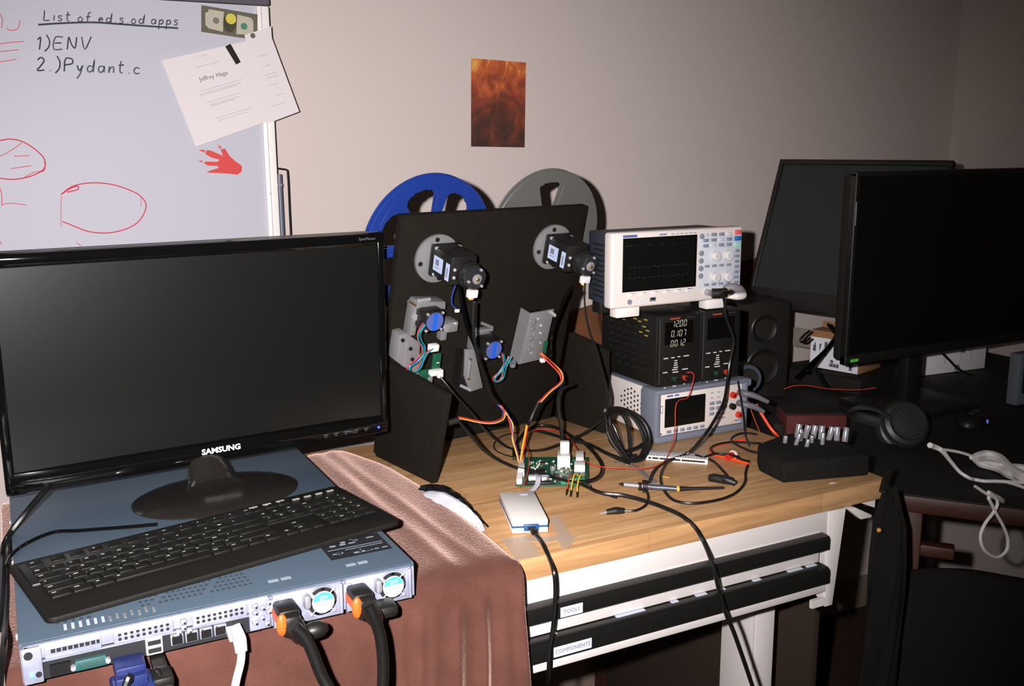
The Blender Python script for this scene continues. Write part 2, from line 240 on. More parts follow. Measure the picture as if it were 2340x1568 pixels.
D = {'bench_lead':[[0.3753,0.2208,0.016],[0.3891,0.1925,0.0142],[0.3994,0.1454,0.0123],[0.4254,0.1246,0.0105],[0.4452,0.091,0.0087],[0.4584,0.0499,0.0068],[0.4627,0.0151,0.005],[0.4695,-0.004,-0.0049],[0.479,-0.012,-0.0243],[0.473,-0.045,-0.0514],[0.4833,-0.0475,-0.0893],[0.4963,-0.05,-0.1298],[0.5098,-0.0525,-0.1603],[0.5316,-0.055,-0.2151],[0.5512,-0.0575,-0.2668],[0.5619,-0.06,-0.2945]],'usb_cord':[[0.2317,0.0599,0.008],[0.2292,0.0411,0.006],[0.223,0.0171,0.005],[0.2195,-0.004,-0.0031],[0.2134,-0.028,-0.0135],[0.2156,-0.028,-0.0345],[0.215,-0.028,-0.0614],[0.2116,-0.028,-0.0983],[0.2069,-0.028,-0.1233],[0.2055,-0.028,-0.1559],[0.22,0.0,-0.1944]],'probe_cord':[[0.7558,0.3,0.2893],[0.7661,0.304,0.27],[0.7727,0.308,0.2442],[0.7971,0.312,0.1955],[0.7994,0.316,0.1734],[0.7967,0.32,0.1457],[0.7847,0.31,0.1141],[0.7539,0.28,0.0889],[0.7121,0.25,0.0699],[0.6615,0.22,0.0495],[0.6478,0.2456,0.012],[0.6165,0.2462,0.006],[0.5723,0.2284,0.006],[0.5377,0.1993,0.006],[0.5083,0.1671,0.006]],'ground_lead':[[0.4758,0.1372,0.01],[0.4687,0.1179,0.0092],[0.4544,0.095,0.0084],[0.4339,0.0748,0.0076],[0.4111,0.0677,0.0068],[0.3963,0.0764,0.006]],'hook_cord':[[0.6205,0.0897,0.006],[0.6455,0.1405,0.006],[0.6712,0.216,0.006],[0.6603,0.2622,0.006],[0.6214,0.2534,0.006],[0.5742,0.2176,0.006],[0.5298,0.1655,0.006],[0.5,0.1111,0.006],[0.4917,0.0741,0.006],[0.5074,0.0536,0.006],[0.545,0.0455,0.006],[0.5907,0.0539,0.006],[0.642,0.087,0.006],[0.6816,0.1306,0.006],[0.7076,0.1557,0.006]],'probe':[[0.451,0.1725,0.01],[0.4814,0.1429,0.01],[0.5217,0.1083,0.01],[0.5902,0.0775,0.01]],'coil':[[[0.5162,0.3124,0.0701],[0.5163,0.3176,0.0796],[0.5257,0.3228,0.0892],[0.5447,0.3236,0.0905],[0.5646,0.3203,0.0847],[0.5815,0.3146,0.0743],[0.5927,0.3073,0.0609],[0.5969,0.2991,0.046],[0.595,0.2914,0.032],[0.5855,0.2829,0.0166],[0.5728,0.2767,0.0053],[0.5603,0.2744,0.0011],[0.5486,0.2756,0.0033],[0.5389,0.2798,0.011],[0.5311,0.2894,0.0284],[0.5255,0.3001,0.0478],[0.522,0.3094,0.0647]],[[0.5264,0.3161,0.0624],[0.5296,0.3237,0.0763],[0.5417,0.3282,0.0844],[0.5601,0.3277,0.0835],[0.5729,0.3229,0.0748],[0.5836,0.3149,0.0602],[0.5893,0.304,0.0404],[0.587,0.2956,0.0251],[0.5772,0.2878,0.011],[0.5631,0.283,0.0023],[0.5491,0.2831,0.0024],[0.5379,0.2875,0.0103],[0.5274,0.2953,0.0246],[0.5202,0.3036,0.0396],[0.5174,0.3115,0.054]],[[0.5218,0.3182,0.0517],[0.5265,0.3284,0.0701],[0.5423,0.3339,0.0802],[0.5665,0.3324,0.0774],[0.5877,0.3257,0.0652],[0.5988,0.3156,0.047],[0.5983,0.3051,0.0278],[0.5813,0.301,0.0204],[0.5642,0.299,0.0167],[0.5514,0.2986,0.016],[0.5369,0.3003,0.0191],[0.5274,0.3048,0.0274],[0.5224,0.3117,0.0398]],[[0.5586,0.3419,0.0802],[0.5687,0.3353,0.0682],[0.5714,0.3271,0.0533],[0.5688,0.318,0.0368],[0.5651,0.3098,0.0218],[0.56,0.3016,0.007],[0.5549,0.2962,-0.003]],[[0.5409,0.3384,0.0629],[0.5467,0.3301,0.0478],[0.548,0.3221,0.0333],[0.5508,0.314,0.0186],[0.5543,0.3072,0.0063],[0.5621,0.3021,-0.0031],[0.5729,0.2993,-0.0081]]],'encoder_cord_left':[[0.276,0.35,0.3019],[0.2755,0.3529,0.2648],[0.2791,0.3557,0.2343],[0.2881,0.3586,0.1978],[0.3,0.3614,0.1655],[0.3108,0.3643,0.138],[0.3246,0.3671,0.1201],[0.331,0.37,0.1139]],'motor_cord_left':[[0.2713,0.4,0.3228],[0.2768,0.3958,0.278],[0.2825,0.3917,0.2479],[0.2938,0.3875,0.2171],[0.3052,0.3833,0.1758],[0.3167,0.3792,0.1391],[0.3271,0.375,0.1205]],'plug_wire_yellow':[[0.331,0.37,0.1126],[0.3375,0.365,0.1046],[0.3372,0.36,0.0993],[0.3323,0.355,0.092],[0.3185,0.35,0.0887],[0.2994,0.345,0.09],[0.2697,0.34,0.0986],[0.2514,0.335,0.1059],[0.2364,0.33,0.1112]],'down_wire_yellow':[[0.332,0.372,0.112],[0.3406,0.3646,0.099],[0.3509,0.3572,0.0772],[0.3458,0.3498,0.0561],[0.3495,0.3424,0.0313],[0.3527,0.335,0.0078]],'plug_wire_red':[[0.3293,0.37,0.1157],[0.3358,0.365,0.1077],[0.3355,0.36,0.1024],[0.3306,0.355,0.0951],[0.3169,0.35,0.0917],[0.2978,0.345,0.093],[0.2682,0.34,0.1016],[0.2498,0.335,0.1089],[0.2349,0.33,0.1141]],'down_wire_red':[[0.3303,0.372,0.1151],[0.3418,0.3646,0.0989],[0.3455,0.3572,0.0779],[0.347,0.3498,0.056],[0.3507,0.3424,0.0311],[0.3535,0.335,0.0077]],'plug_wire_blue':[[0.3271,0.37,0.1144],[0.3335,0.365,0.1064],[0.3332,0.36,0.1011],[0.3284,0.355,0.0939],[0.3146,0.35,0.0905],[0.2955,0.345,0.0918],[0.266,0.34,0.1004],[0.2476,0.335,0.1077],[0.2327,0.33,0.1129]],'down_wire_blue':[[0.3281,0.372,0.1138],[0.3429,0.3646,0.0987],[0.3478,0.3572,0.0776],[0.3481,0.3498,0.0558],[0.3518,0.3424,0.0309],[0.3544,0.335,0.0076]],'plug_black':[[0.216,0.33,0.1065],[0.2345,0.33,0.1089]],'bracket_wires_a':[[0.4402,0.42,0.1846],[0.4537,0.4117,0.1699],[0.4734,0.4033,0.1476],[0.4723,0.395,0.1359],[0.4593,0.3867,0.1297],[0.4379,0.3783,0.1233],[0.4095,0.37,0.1073]],'bracket_sleeve':[[0.4095,0.37,0.1073],[0.3974,0.3667,0.091],[0.3868,0.3633,0.0746],[0.3806,0.36,0.071]],'bracket_wires_b':[[0.3806,0.36,0.0723],[0.3718,0.3517,0.0545],[0.3623,0.3433,0.0344],[0.3535,0.335,0.0077]],'encoder_cord_right':[[0.5037,0.37,0.3152],[0.4997,0.3643,0.2824],[0.504,0.3586,0.2386],[0.5194,0.3529,0.1901],[0.5353,0.3471,0.1304],[0.5357,0.3414,0.1104],[0.5304,0.3357,0.0919],[0.5251,0.33,0.0777]],'motor_cord_right':[[0.5068,0.42,0.3039],[0.4939,0.425,0.28],[0.4868,0.43,0.257],[0.4775,0.435,0.2286],[0.4743,0.44,0.2007],[0.4763,0.445,0.1721],[0.4754,0.45,0.1601]],'left_thin_cord':[[0.2374,0.41,0.165],[0.2454,0.404,0.1538],[0.2588,0.398,0.1342],[0.2887,0.392,0.0979],[0.3051,0.386,0.0722],[0.3303,0.38,0.0463],[0.385,0.4132,0.012],[0.416,0.3764,0.0165],[0.4641,0.3809,0.021],[0.5299,0.4072,0.0255],[0.6038,0.4572,0.03]],'plug_lead':[[0.2358,0.33,0.1063],[0.254,0.33,0.0823],[0.2806,0.33,0.0504],[0.319,0.3522,0.02],[0.3274,0.303,0.0195],[0.349,0.2605,0.019],[0.3674,0.215,0.0185],[0.3719,0.2062,0.018]],'red_jumper':[[0.7074,0.335,0.1355],[0.7151,0.3305,0.1364],[0.718,0.326,0.1311],[0.7128,0.3215,0.1226],[0.7021,0.317,0.0995],[0.6919,0.3125,0.0926],[0.6754,0.308,0.094],[0.6622,0.3035,0.0892],[0.6564,0.299,0.0761],[0.6536,0.2945,0.0576],[0.6493,0.29,0.0294],[0.6234,0.2675,0.012],[0.5681,0.2189,0.0127],[0.5339,0.2082,0.0133],[0.5038,0.2222,0.014],[0.4617,0.2533,0.0147],[0.4571,0.2887,0.0153],[0.4777,0.3496,0.016],[0.5,0.4151,0.0167],[0.5032,0.4566,0.0173],[0.4887,0.4821,0.018],[0.4654,0.4854,0.0187],[0.4373,0.4616,0.0193],[0.4097,0.4171,0.02],[0.3623,0.3192,0.03],[0.3315,0.2652,0.025],[0.2989,0.218,0.02]],'loop_a':[[0.364,0.3788,0.008],[0.397,0.4392,0.008],[0.438,0.4906,0.008],[0.4735,0.5272,0.008],[0.5044,0.5418,0.008],[0.5237,0.5231,0.008],[0.5261,0.4705,0.008],[0.5211,0.4135,0.008],[0.5259,0.3696,0.008],[0.5257,0.301,0.008],[0.5292,0.26,0.008]],'loop_b':[[0.5309,0.4403,0.008],[0.5192,0.3894,0.0092],[0.4967,0.3132,0.0103],[0.4708,0.2545,0.0115],[0.4406,0.2153,0.0127],[0.4137,0.1996,0.0138],[0.388,0.2032,0.015]],'pcb_lead':[[0.5114,0.42,0.1177],[0.4805,0.41,0.1152],[0.4671,0.4,0.1054],[0.4605,0.39,0.0866],[0.4597,0.38,0.0591],[0.4576,0.37,0.0359],[0.4534,0.36,0.0215]],'thin_loop':[[0.4498,0.525,0.006],[0.4303,0.5244,0.006],[0.402,0.5122,0.006],[0.374,0.4795,0.006],[0.3599,0.4463,0.006],[0.3596,0.4218,0.006],[0.3707,0.3916,0.006],[0.408,0.362,0.006],[0.4301,0.3482,0.006]],'loop_c':[[0.4713,0.5052,0.014],[0.4866,0.458,0.014],[0.499,0.4085,0.014],[0.5157,0.3736,0.014],[0.5156,0.3141,0.014],[0.5222,0.2633,0.014]],'orange_lead':[[0.8757,0.33,0.0541],[0.8849,0.3167,0.0291],[0.8958,0.3033,0.0054],[0.8985,0.29,-0.0028],[0.8388,0.211,0.02],[0.8348,0.1884,0.02],[0.8454,0.171,0.02]],'thin_orange':[[0.9106,0.4,0.0597],[0.9169,0.39,0.0215],[0.9328,0.38,-0.0227]],'orange_loop':[[0.809,0.2826,0.006],[0.769,0.283,0.006],[0.7317,0.2772,0.006],[0.7104,0.2633,0.006],[0.7001,0.2441,0.006],[0.703,0.2231,0.006],[0.7123,0.1944,0.006],[0.7202,0.1669,0.006]],'black_loop':[[0.8398,0.2834,0.01],[0.8312,0.2963,0.01],[0.8149,0.3024,0.01],[0.7859,0.2909,0.01],[0.7694,0.2732,0.01],[0.7604,0.242,0.01],[0.7593,0.2028,0.01],[0.7661,0.1894,0.01]],'black_loop2':[[0.8034,0.2319,0.012],[0.7904,0.2389,0.012],[0.7606,0.2628,0.012],[0.7268,0.263,0.012],[0.7041,0.2526,0.012],[0.6887,0.2241,0.012],[0.6949,0.2135,0.012],[0.7079,0.1994,0.012],[0.7086,0.1709,0.012],[0.7119,0.1576,0.012]],'black_loop3':[[0.6486,0.2267,0.014],[0.6556,0.2111,0.014],[0.6688,0.2135,0.014],[0.6887,0.216,0.014],[0.7052,0.1962,0.014],[0.7097,0.182,0.014]],'dmm_thin':[[0.8227,0.325,0.1091],[0.8231,0.3188,0.0859],[0.8243,0.3125,0.0627],[0.8249,0.3062,0.0352],[0.8245,0.3,0.0107],[0.7976,0.2633,0.01],[0.7769,0.2331,0.01]],'earphone_a':[[1.1262,0.1222,-0.01],[1.1437,0.1259,-0.0167],[1.1567,0.1216,-0.0233],[1.1241,0.0684,-0.03],[1.108,0.0355,-0.0367],[1.1146,0.0229,-0.0433],[1.1329,0.0253,-0.05],[1.1396,0.0117,-0.05],[1.1601,-0.0005,-0.05],[1.178,-0.0145,-0.05],[1.202,-0.0329,-0.05]],'earphone_b':[[1.1279,0.099,-0.012],[1.1601,0.1023,-0.0202],[1.1891,0.1008,-0.0285],[1.2118,0.0998,-0.0368],[1.229,0.1004,-0.045]],'earphone_c':[[1.173,-0.0091,-0.05],[1.1743,-0.0262,-0.05],[1.1719,-0.0543,-0.05]],'bundle':[[[1.2094,0.0936,-0.04],[1.228,0.0962,-0.04],[1.2544,0.0947,-0.04],[1.2607,0.0817,-0.04],[1.2556,0.0624,-0.04],[1.2293,0.0278,-0.04],[1.2115,-0.0035,-0.04],[1.2017,-0.0321,-0.04]],[[1.2239,0.1004,-0.046],[1.2378,0.0992,-0.046],[1.2603,0.0966,-0.046],[1.2617,0.0799,-0.046],[1.2496,0.0554,-0.046],[1.2285,0.0248,-0.046],[1.2097,-0.0055,-0.046],[1.2001,-0.0338,-0.046]],[[1.2282,0.0993,-0.05],[1.2213,0.0782,-0.05],[1.2276,0.0596,-0.05],[1.2261,0.0395,-0.05],[1.2133,0.0114,-0.05],[1.2197,-0.0203,-0.05]],[[1.2203,0.074,-0.045],[1.2258,0.0588,-0.045],[1.2312,0.0438,-0.045],[1.2366,0.0289,-0.045],[1.2489,0.0193,-0.045],[1.2565,0.0063,-0.045]]],'hang_loop':[[1.1454,0.0535,-0.055],[1.1305,0.036,-0.055],[1.111,0.0094,-0.055],[0.9966,-0.088,-0.0107],[1.0177,-0.088,-0.0191],[1.0323,-0.088,-0.0275],[1.0422,-0.088,-0.0376],[1.0434,-0.088,-0.0462],[1.0363,-0.088,-0.0569],[1.0152,-0.088,-0.0757],[1.0076,-0.088,-0.0946],[1.0175,-0.088,-0.1183],[1.0404,-0.088,-0.1363],[1.062,-0.088,-0.1432],[1.0799,-0.088,-0.1346],[1.0808,-0.088,-0.1163],[1.0646,-0.088,-0.0875],[1.0438,-0.088,-0.0619],[1.0314,-0.088,-0.0452],[1.0189,-0.088,-0.0275],[1.0024,-0.088,-0.0047]],'key_cord':[[-0.443,0.1649,0.06],[-0.4383,0.1934,0.06],[-0.4301,0.2136,0.06],[-0.4197,0.2286,0.06],[-0.3996,0.2473,0.06],[-0.3836,0.254,0.06],[-0.3571,0.2441,0.06],[-0.3256,0.2349,0.06],[-0.2959,0.226,0.06],[-0.2608,0.2178,0.06]],'mon_cord':[[-0.3852,0.33,0.0977],[-0.392,0.3167,0.0955],[-0.4046,0.3033,0.0871],[-0.4164,0.29,0.0788],[-0.4338,0.2804,0.062],[-0.4433,0.2747,0.05],[-0.4493,0.3062,0.022],[-0.4514,0.2353,0.022],[-0.4529,0.152,0.022],[-0.456,0.0887,0.012]],'mon_cord2':[[-0.4368,0.2624,0.066],[-0.4417,0.2725,0.045],[-0.4454,0.2522,0.02],[-0.4472,0.167,0.02],[-0.4489,0.0913,0.02],[-0.4485,-0.05,0.055],[-0.4532,-0.05,0.0268],[-0.4567,-0.05,0.0031]],'server':{},'underline':[[-0.3153,0.775],[-0.2749,0.7796],[-0.2217,0.7836],[-0.173,0.7826],[-0.1231,0.7814],[-0.0719,0.7803]],'red_strokes':[[[-0.3046,0.4706],[-0.2846,0.4846],[-0.2569,0.4906],[-0.224,0.489],[-0.1912,0.4794],[-0.164,0.4637],[-0.1552,0.4469],[-0.1625,0.426],[-0.1796,0.4085],[-0.2089,0.3977],[-0.2372,0.3953],[-0.2645,0.4001],[-0.2856,0.4099],[-0.3064,0.4202]],[[-0.3036,0.4676],[-0.3068,0.4459],[-0.3093,0.4109]],[[-0.3018,0.4719],[-0.2904,0.4798],[-0.2737,0.4852],[-0.2742,0.4799],[-0.2936,0.4746]],[[-0.1642,0.4607],[-0.164,0.4442]],[[-0.3968,0.5698],[-0.3814,0.5726],[-0.3613,0.5683],[-0.3395,0.5527],[-0.3267,0.5356],[-0.3281,0.52],[-0.3408,0.5102],[-0.3649,0.5021],[-0.3883,0.5003],[-0.4033,0.5029]],[[-0.3267,0.5356],[-0.3283,0.5171],[-0.334,0.5129]],[[-0.3995,0.542],[-0.3835,0.5503],[-0.3616,0.5655]],[[-0.3766,0.5418],[-0.3508,0.5429]],[[-0.3839,0.5194],[-0.3499,0.5245]],[[-0.3649,0.5021],[-0.3512,0.5104],[-0.3298,0.5157]],[[-0.4051,0.4846],[-0.4035,0.4747],[-0.4052,0.4521]],[[-0.4049,0.4549],[-0.3924,0.4573],[-0.3796,0.4555],[-0.3643,0.453]],[[-0.3755,0.7902],[-0.3726,0.7823],[-0.3754,0.7662]],[[-0.3679,0.7666],[-0.3607,0.7629],[-0.349,0.7674],[-0.3445,0.7811]],[[-0.3805,0.7392],[-0.3601,0.7427],[-0.3423,0.7448]],[[-0.3818,0.7258],[-0.3513,0.7301]],[[-0.3835,0.7082],[-0.3707,0.7105],[-0.3566,0.7137]],[[-0.2855,0.3797],[-0.2779,0.3725]],[[-0.4144,0.3881],[-0.4119,0.3823]]],'claw':[[[0.034,0.516],[0.0319,0.5067],[0.0237,0.5012],[0.0084,0.5034],[-0.013,0.505],[-0.0298,0.5059],[-0.0366,0.5079],[-0.0295,0.5102],[-0.0124,0.5152],[-0.0146,0.5192],[-0.0334,0.5201],[-0.0409,0.5248],[-0.0365,0.5281],[-0.0132,0.5272],[-0.0108,0.5314],[-0.0278,0.5368],[-0.0364,0.543],[-0.0345,0.55],[-0.0269,0.5499],[-0.0062,0.5406],[-0.0024,0.5381],[-0.0065,0.551],[0.0022,0.5534],[0.0105,0.538],[0.0222,0.527],[0.0311,0.5207]],[[-0.0372,0.5451],[-0.0494,0.5507],[-0.038,0.5512]],[[-0.0432,0.5263],[-0.0533,0.5289],[-0.043,0.53]],[[-0.007,0.5519],[-0.0126,0.5611],[-0.0044,0.5559]]],'wbpts':{'title':[[-0.3053,0.7871],[-0.0795,0.7957]],'l1':[[-0.3212,0.7389],[-0.2461,0.7474]],'l2':[[-0.3259,0.7018],[-0.1653,0.7038]],'bill':[[-0.0268,0.8244],[0.0806,0.8127],[0.0754,0.764],[-0.0301,0.775]],'paper':[[-0.1079,0.7185],[-0.055,0.5568],[0.1547,0.6264],[0.1062,0.7691],[0.0641,0.7659]],'paper2':[[0.0644,0.7718],[0.1058,0.7916],[0.1062,0.7691],[0.1547,0.6264],[0.0859,0.5995]],'mag':[[0.0128,0.749],[0.0222,0.7538],[0.0399,0.7203],[0.032,0.7155]],'heading':[[-0.042,0.6853],[0.0159,0.7001]],'top':[[-0.0799,0.8305],[0.1017,0.8301]]},'srv':{'psuA_fan':[[0.1378,0.0375],[0.1161,0.0439],[0.1006,0.0246],[0.1176,0.0102],[0.1202,0.0245]],'psuB_fan':[[0.0522,0.0368],[0.0292,0.0411],[0.0112,0.0208],[0.0303,0.0063],[0.0309,0.024]],'psuA_latch':[[0.1679,0.0242],[0.1691,0.001]],'psuB_latch':[[0.0779,0.0245],[0.0788,0.0011]],'plugA':[[0.1714,0.0362],[0.1486,0.0332],[0.1505,-0.0047],[0.1671,-0.0006]],'plugB':[[0.0824,0.0388],[0.059,0.036],[0.0582,-0.0037]],'psuA':[[0.1774,0.0398],[0.0967,0.0396]],'psuB':[[0.0944,0.0414],[0.0012,0.0422]],'slot1':[[0.4095,0.0324],[0.3572,0.0355],[0.4058,0.0171]],'slot2':[[0.343,0.0341],[0.2831,0.0352],[0.2847,0.026]],'slot3':[[0.2631,0.0358],[0.2039,0.0392],[0.2069,0.0224]],'vga':[[0.3507,0.0172],[0.3163,0.0148],[0.3497,-0.004],[0.325,-0.0149]],'usb':[[0.3136,0.0141],[0.2969,0.0141],[0.3005,-0.0107]],'serial':[[0.3842,0.0073],[0.354,0.0097]],'net':[[0.2215,0.0127],[0.2134,-0.0203]],'led':[[0.424,0.0118]],'mid':[[0.2804,0.0335],[0.2664,0.015]],'holes':[[0.2623,0.0184],[0.2311,0.0172]],'dark':[[0.408,0.0115],[0.3889,0.0127]]},'cordA':[[-0.1688,-0.13,0.0463],[-0.1585,-0.1333,0.0326],[-0.1523,-0.1367,0.0156],[-0.148,-0.14,-0.001],[-0.1436,-0.1433,-0.0155],[-0.139,-0.1467,-0.0258],[-0.1345,-0.15,-0.0383]],'cordB':[[-0.085,-0.13,0.052],[-0.0797,-0.1317,0.0384],[-0.0736,-0.1333,0.0158],[-0.0718,-0.135,-0.006],[-0.072,-0.1367,-0.0273],[-0.0739,-0.1383,-0.0461],[-0.0758,-0.14,-0.0604]],'cordVGA':[[-0.3389,-0.1,0.0237],[-0.3362,-0.1033,0.0185],[-0.3406,-0.1067,0.0113],[-0.3453,-0.11,0.0002]],'cordUSB':[[-0.3093,-0.09,0.0231],[-0.3081,-0.0917,0.0132],[-0.3103,-0.0933,-0.0041],[-0.312,-0.095,-0.0174]],'cordNET':[[-0.2219,-0.08,0.0384],[-0.2191,-0.085,0.0228],[-0.2189,-0.09,0.0101],[-0.2216,-0.095,0.0003],[-0.2273,-0.1,-0.0128],[-0.2308,-0.105,-0.02],[-0.2344,-0.11,-0.0314]],'dvi_a':[[1.4102,0.62,0.1387],[1.3845,0.6133,0.1143],[1.3568,0.6067,0.0903],[1.3204,0.6,0.0641],[1.2838,0.5933,0.047],[1.2477,0.5867,0.0301],[1.2163,0.58,0.0147]],'dvi_b':[[1.4374,0.64,0.1158],[1.4007,0.632,0.0923],[1.362,0.624,0.0694],[1.3282,0.616,0.05],[1.299,0.608,0.0339],[1.2701,0.6,0.018]],'dvi_c':[[1.3287,0.6,0.1317],[1.3482,0.6,0.1129],[1.3729,0.6,0.09],[1.3953,0.6,0.0704]],'box_cord':[[1.2463,0.55,0.0443],[1.2662,0.55,0.0119],[1.2853,0.55,-0.0073]],'dark_loop':[[1.2913,0.62,0.1148],[1.2741,0.62,0.1062],[1.2617,0.62,0.0937],[1.2753,0.62,0.089],[1.2947,0.62,0.0974]],'red_wire':[[1.1059,0.5,0.0202],[1.1292,0.4925,0.0264],[1.1636,0.485,0.024],[1.186,0.4775,0.0187],[1.2127,0.47,0.0139],[1.2481,0.4625,0.0097],[1.2838,0.455,0.0064],[1.3107,0.4475,0.0071],[1.3244,0.44,0.0104]],'white_sheet_cord':[[1.7644,0.62,0.0114],[1.7939,0.62,-0.0105],[1.8237,0.62,-0.0328],[1.8646,0.62,-0.0527],[1.911,0.62,-0.0657]],'floor_cord':[[2.107,0.9647,-0.9],[2.1718,0.9854,-0.9],[2.2284,0.9892,-0.9],[2.2812,0.9802,-0.9]]}
# ------------------------------------------------------------------ the room
b = MB(); b.box((0.6, 1.05, 0.4), (3.5, .1, 2.7), WALLM); 
struct(b, 'wall_back', 'plain painted wall behind the bench').location.z = G
b = MB(); b.box((2.25, -.6, 0.4), (.1, 3.2, 2.7), WALLM)
struct(b, 'wall_right', 'plain painted wall at the right corner').location.z = G
b = MB(); b.box((0.6, -.6, -.95), (3.4, 3.2, .06), CARPET)
struct(b, 'floor', 'dark brown carpet floor').location.z = G
SKIRT = mat('skirting', (150, 132, 118), .6)
b = MB(); b.box((2.192, -.6, -.86), (.014, 3.18, .1), SKIRT, b=.003)
struct(b, 'baseboard_right', 'baseboard along the right wall').location.z = G
b = MB(); b.box((.55, .993, -.86), (3.26, .014, .1), SKIRT, b=.003)
struct(b, 'baseboard_back', 'baseboard along the back wall').location.z = G

# ------------------------------------------------------------------ workbench
t = thing('workbench', 'white steel workbench with a butcher block top and two black-handled drawers', 'workbench', (.22, .3, -G))
b = MB(); b.box((.221, .305, -.0164), (1.322, .61, .0328), WOOD, b=.003); b.part('wooden_top', t, True, 'pale butcher block top')
b = MB()
b.box((.19, .02, -.0565), (1.125, .03, .047), WHITE, b=.001)
b.box((.19, .30, -.12), (1.12, .5, .17), mat('drawer_dark', (20, 19, 18), .8))
b.box((.19, .010, -.1675), (1.125, .016, .017), WHITE, b=.0015)
b.part('apron', t, True)
HAND = mat('handle_black', (22, 22, 21), .36, spec=.5)
for nm, f0, f1, prof, yl, zl in (
    ('TOOLS', -.066, -.1206, [(.008, -.069), (-.006, -.0685), (-.0115, -.0702), (-.014, -.0745), (-.014, -.0922), (-.012, -.0936), (.008, -.0936)], -.0143, -.0838),
    ('COMPONENTS', -.1222, -.158, [(.008, -.1222), (-.004, -.1216), (-.0125, -.1228), (-.017, -.1262), (-.018, -.131), (-.018, -.149), (-.016, -.1503), (.008, -.1503)], -.0183, -.1392)):
    d = MB(); d.box((.18, .012, (f0+f1)/2), (1.11, .015, f0-f1), WHITE, b=.0008)
    dr = d.part('drawer', t, True)
    h = MB(); h.prism(prof[::-1], 1.098, HAND, M=Matrix(((0, 0, 1, -.36), (1, 0, 0, 0), (0, 1, 0, 0), (0, 0, 0, 1)))); h.part('handle', dr, True)
    g = MB(); px, wd = ((.2500, .036) if nm == 'TOOLS' else (.2500, .062))
    g.box((px, yl, zl), (wd, .001, .0150), STICK)
    g.text(nm, .0085, mat('label_ink', (120, 120, 130), .6), trn(px, yl-.0006, zl) @ FRONT, .0001)
    g.part('drawer_label', dr, True, 'white label reading ' + nm)
# a few loose white scraps showing in the slot over the lower drawer
b = MB()
for x, l in ((.36, .05), (.44, .012), (.49, .02), (.53, .012), (.60, .015), (.68, .03), (.715, .02), (.23, .008)):
    b = MB(); b.box((x, .001, -.1213), (l, .006, .0016), STICK); b.part('drawer_card', t, True)
for sx, x0 in ((1, .7695),):
    b = MB()
    b.prism([(-.0197, -.036), (.0195, -.036), (.002, -.205), (-.0145, -.205)], .012, WHITE, M=trn(x0, .016, 0) @ FRONT, b=.001)
    b.prism([(0, -.037), (.2, -.037), (.2, -.06), (.05, -.175), (0, -.2)], .003, WHITE, M=Matrix(((0, 0, 1, x0-.016), (1, 0, 0, .008), (0, 1, 0, 0), (0, 0, 0, 1))))
    b.box((x0-.03, .006, -.194), (.03, .006, .014), WHITE)
    b.part('corner_gusset', t, True)
b = MB(); b.prism([(.785, -.034), (.80, -.034), (.840, -.0545), (.838, -.0585), (.814, -.0575)], .012, WHITE, M=trn(0, .006, 0) @ FRONT, b=.0008); b.prism([(.8225, -.0335), (.858, -.0335), (.858, -.0485)], .004, WHITE, M=trn(0, .010, 0) @ FRONT); b.part('bracket', t, True)
for x0, lab in ((.7655, None), (-.385, None)):
    b = MB(); b.box((x0, .2025, -.53), (.045, .095, .66), WHITE, b=.002); b.box((x0-.023, .158, -.53), (.002, .003, .66), WHITE)
    b.box((x0, .25, -.89), (.05, .50, .05), WHITE, b=.004); b.part('leg', t, True)

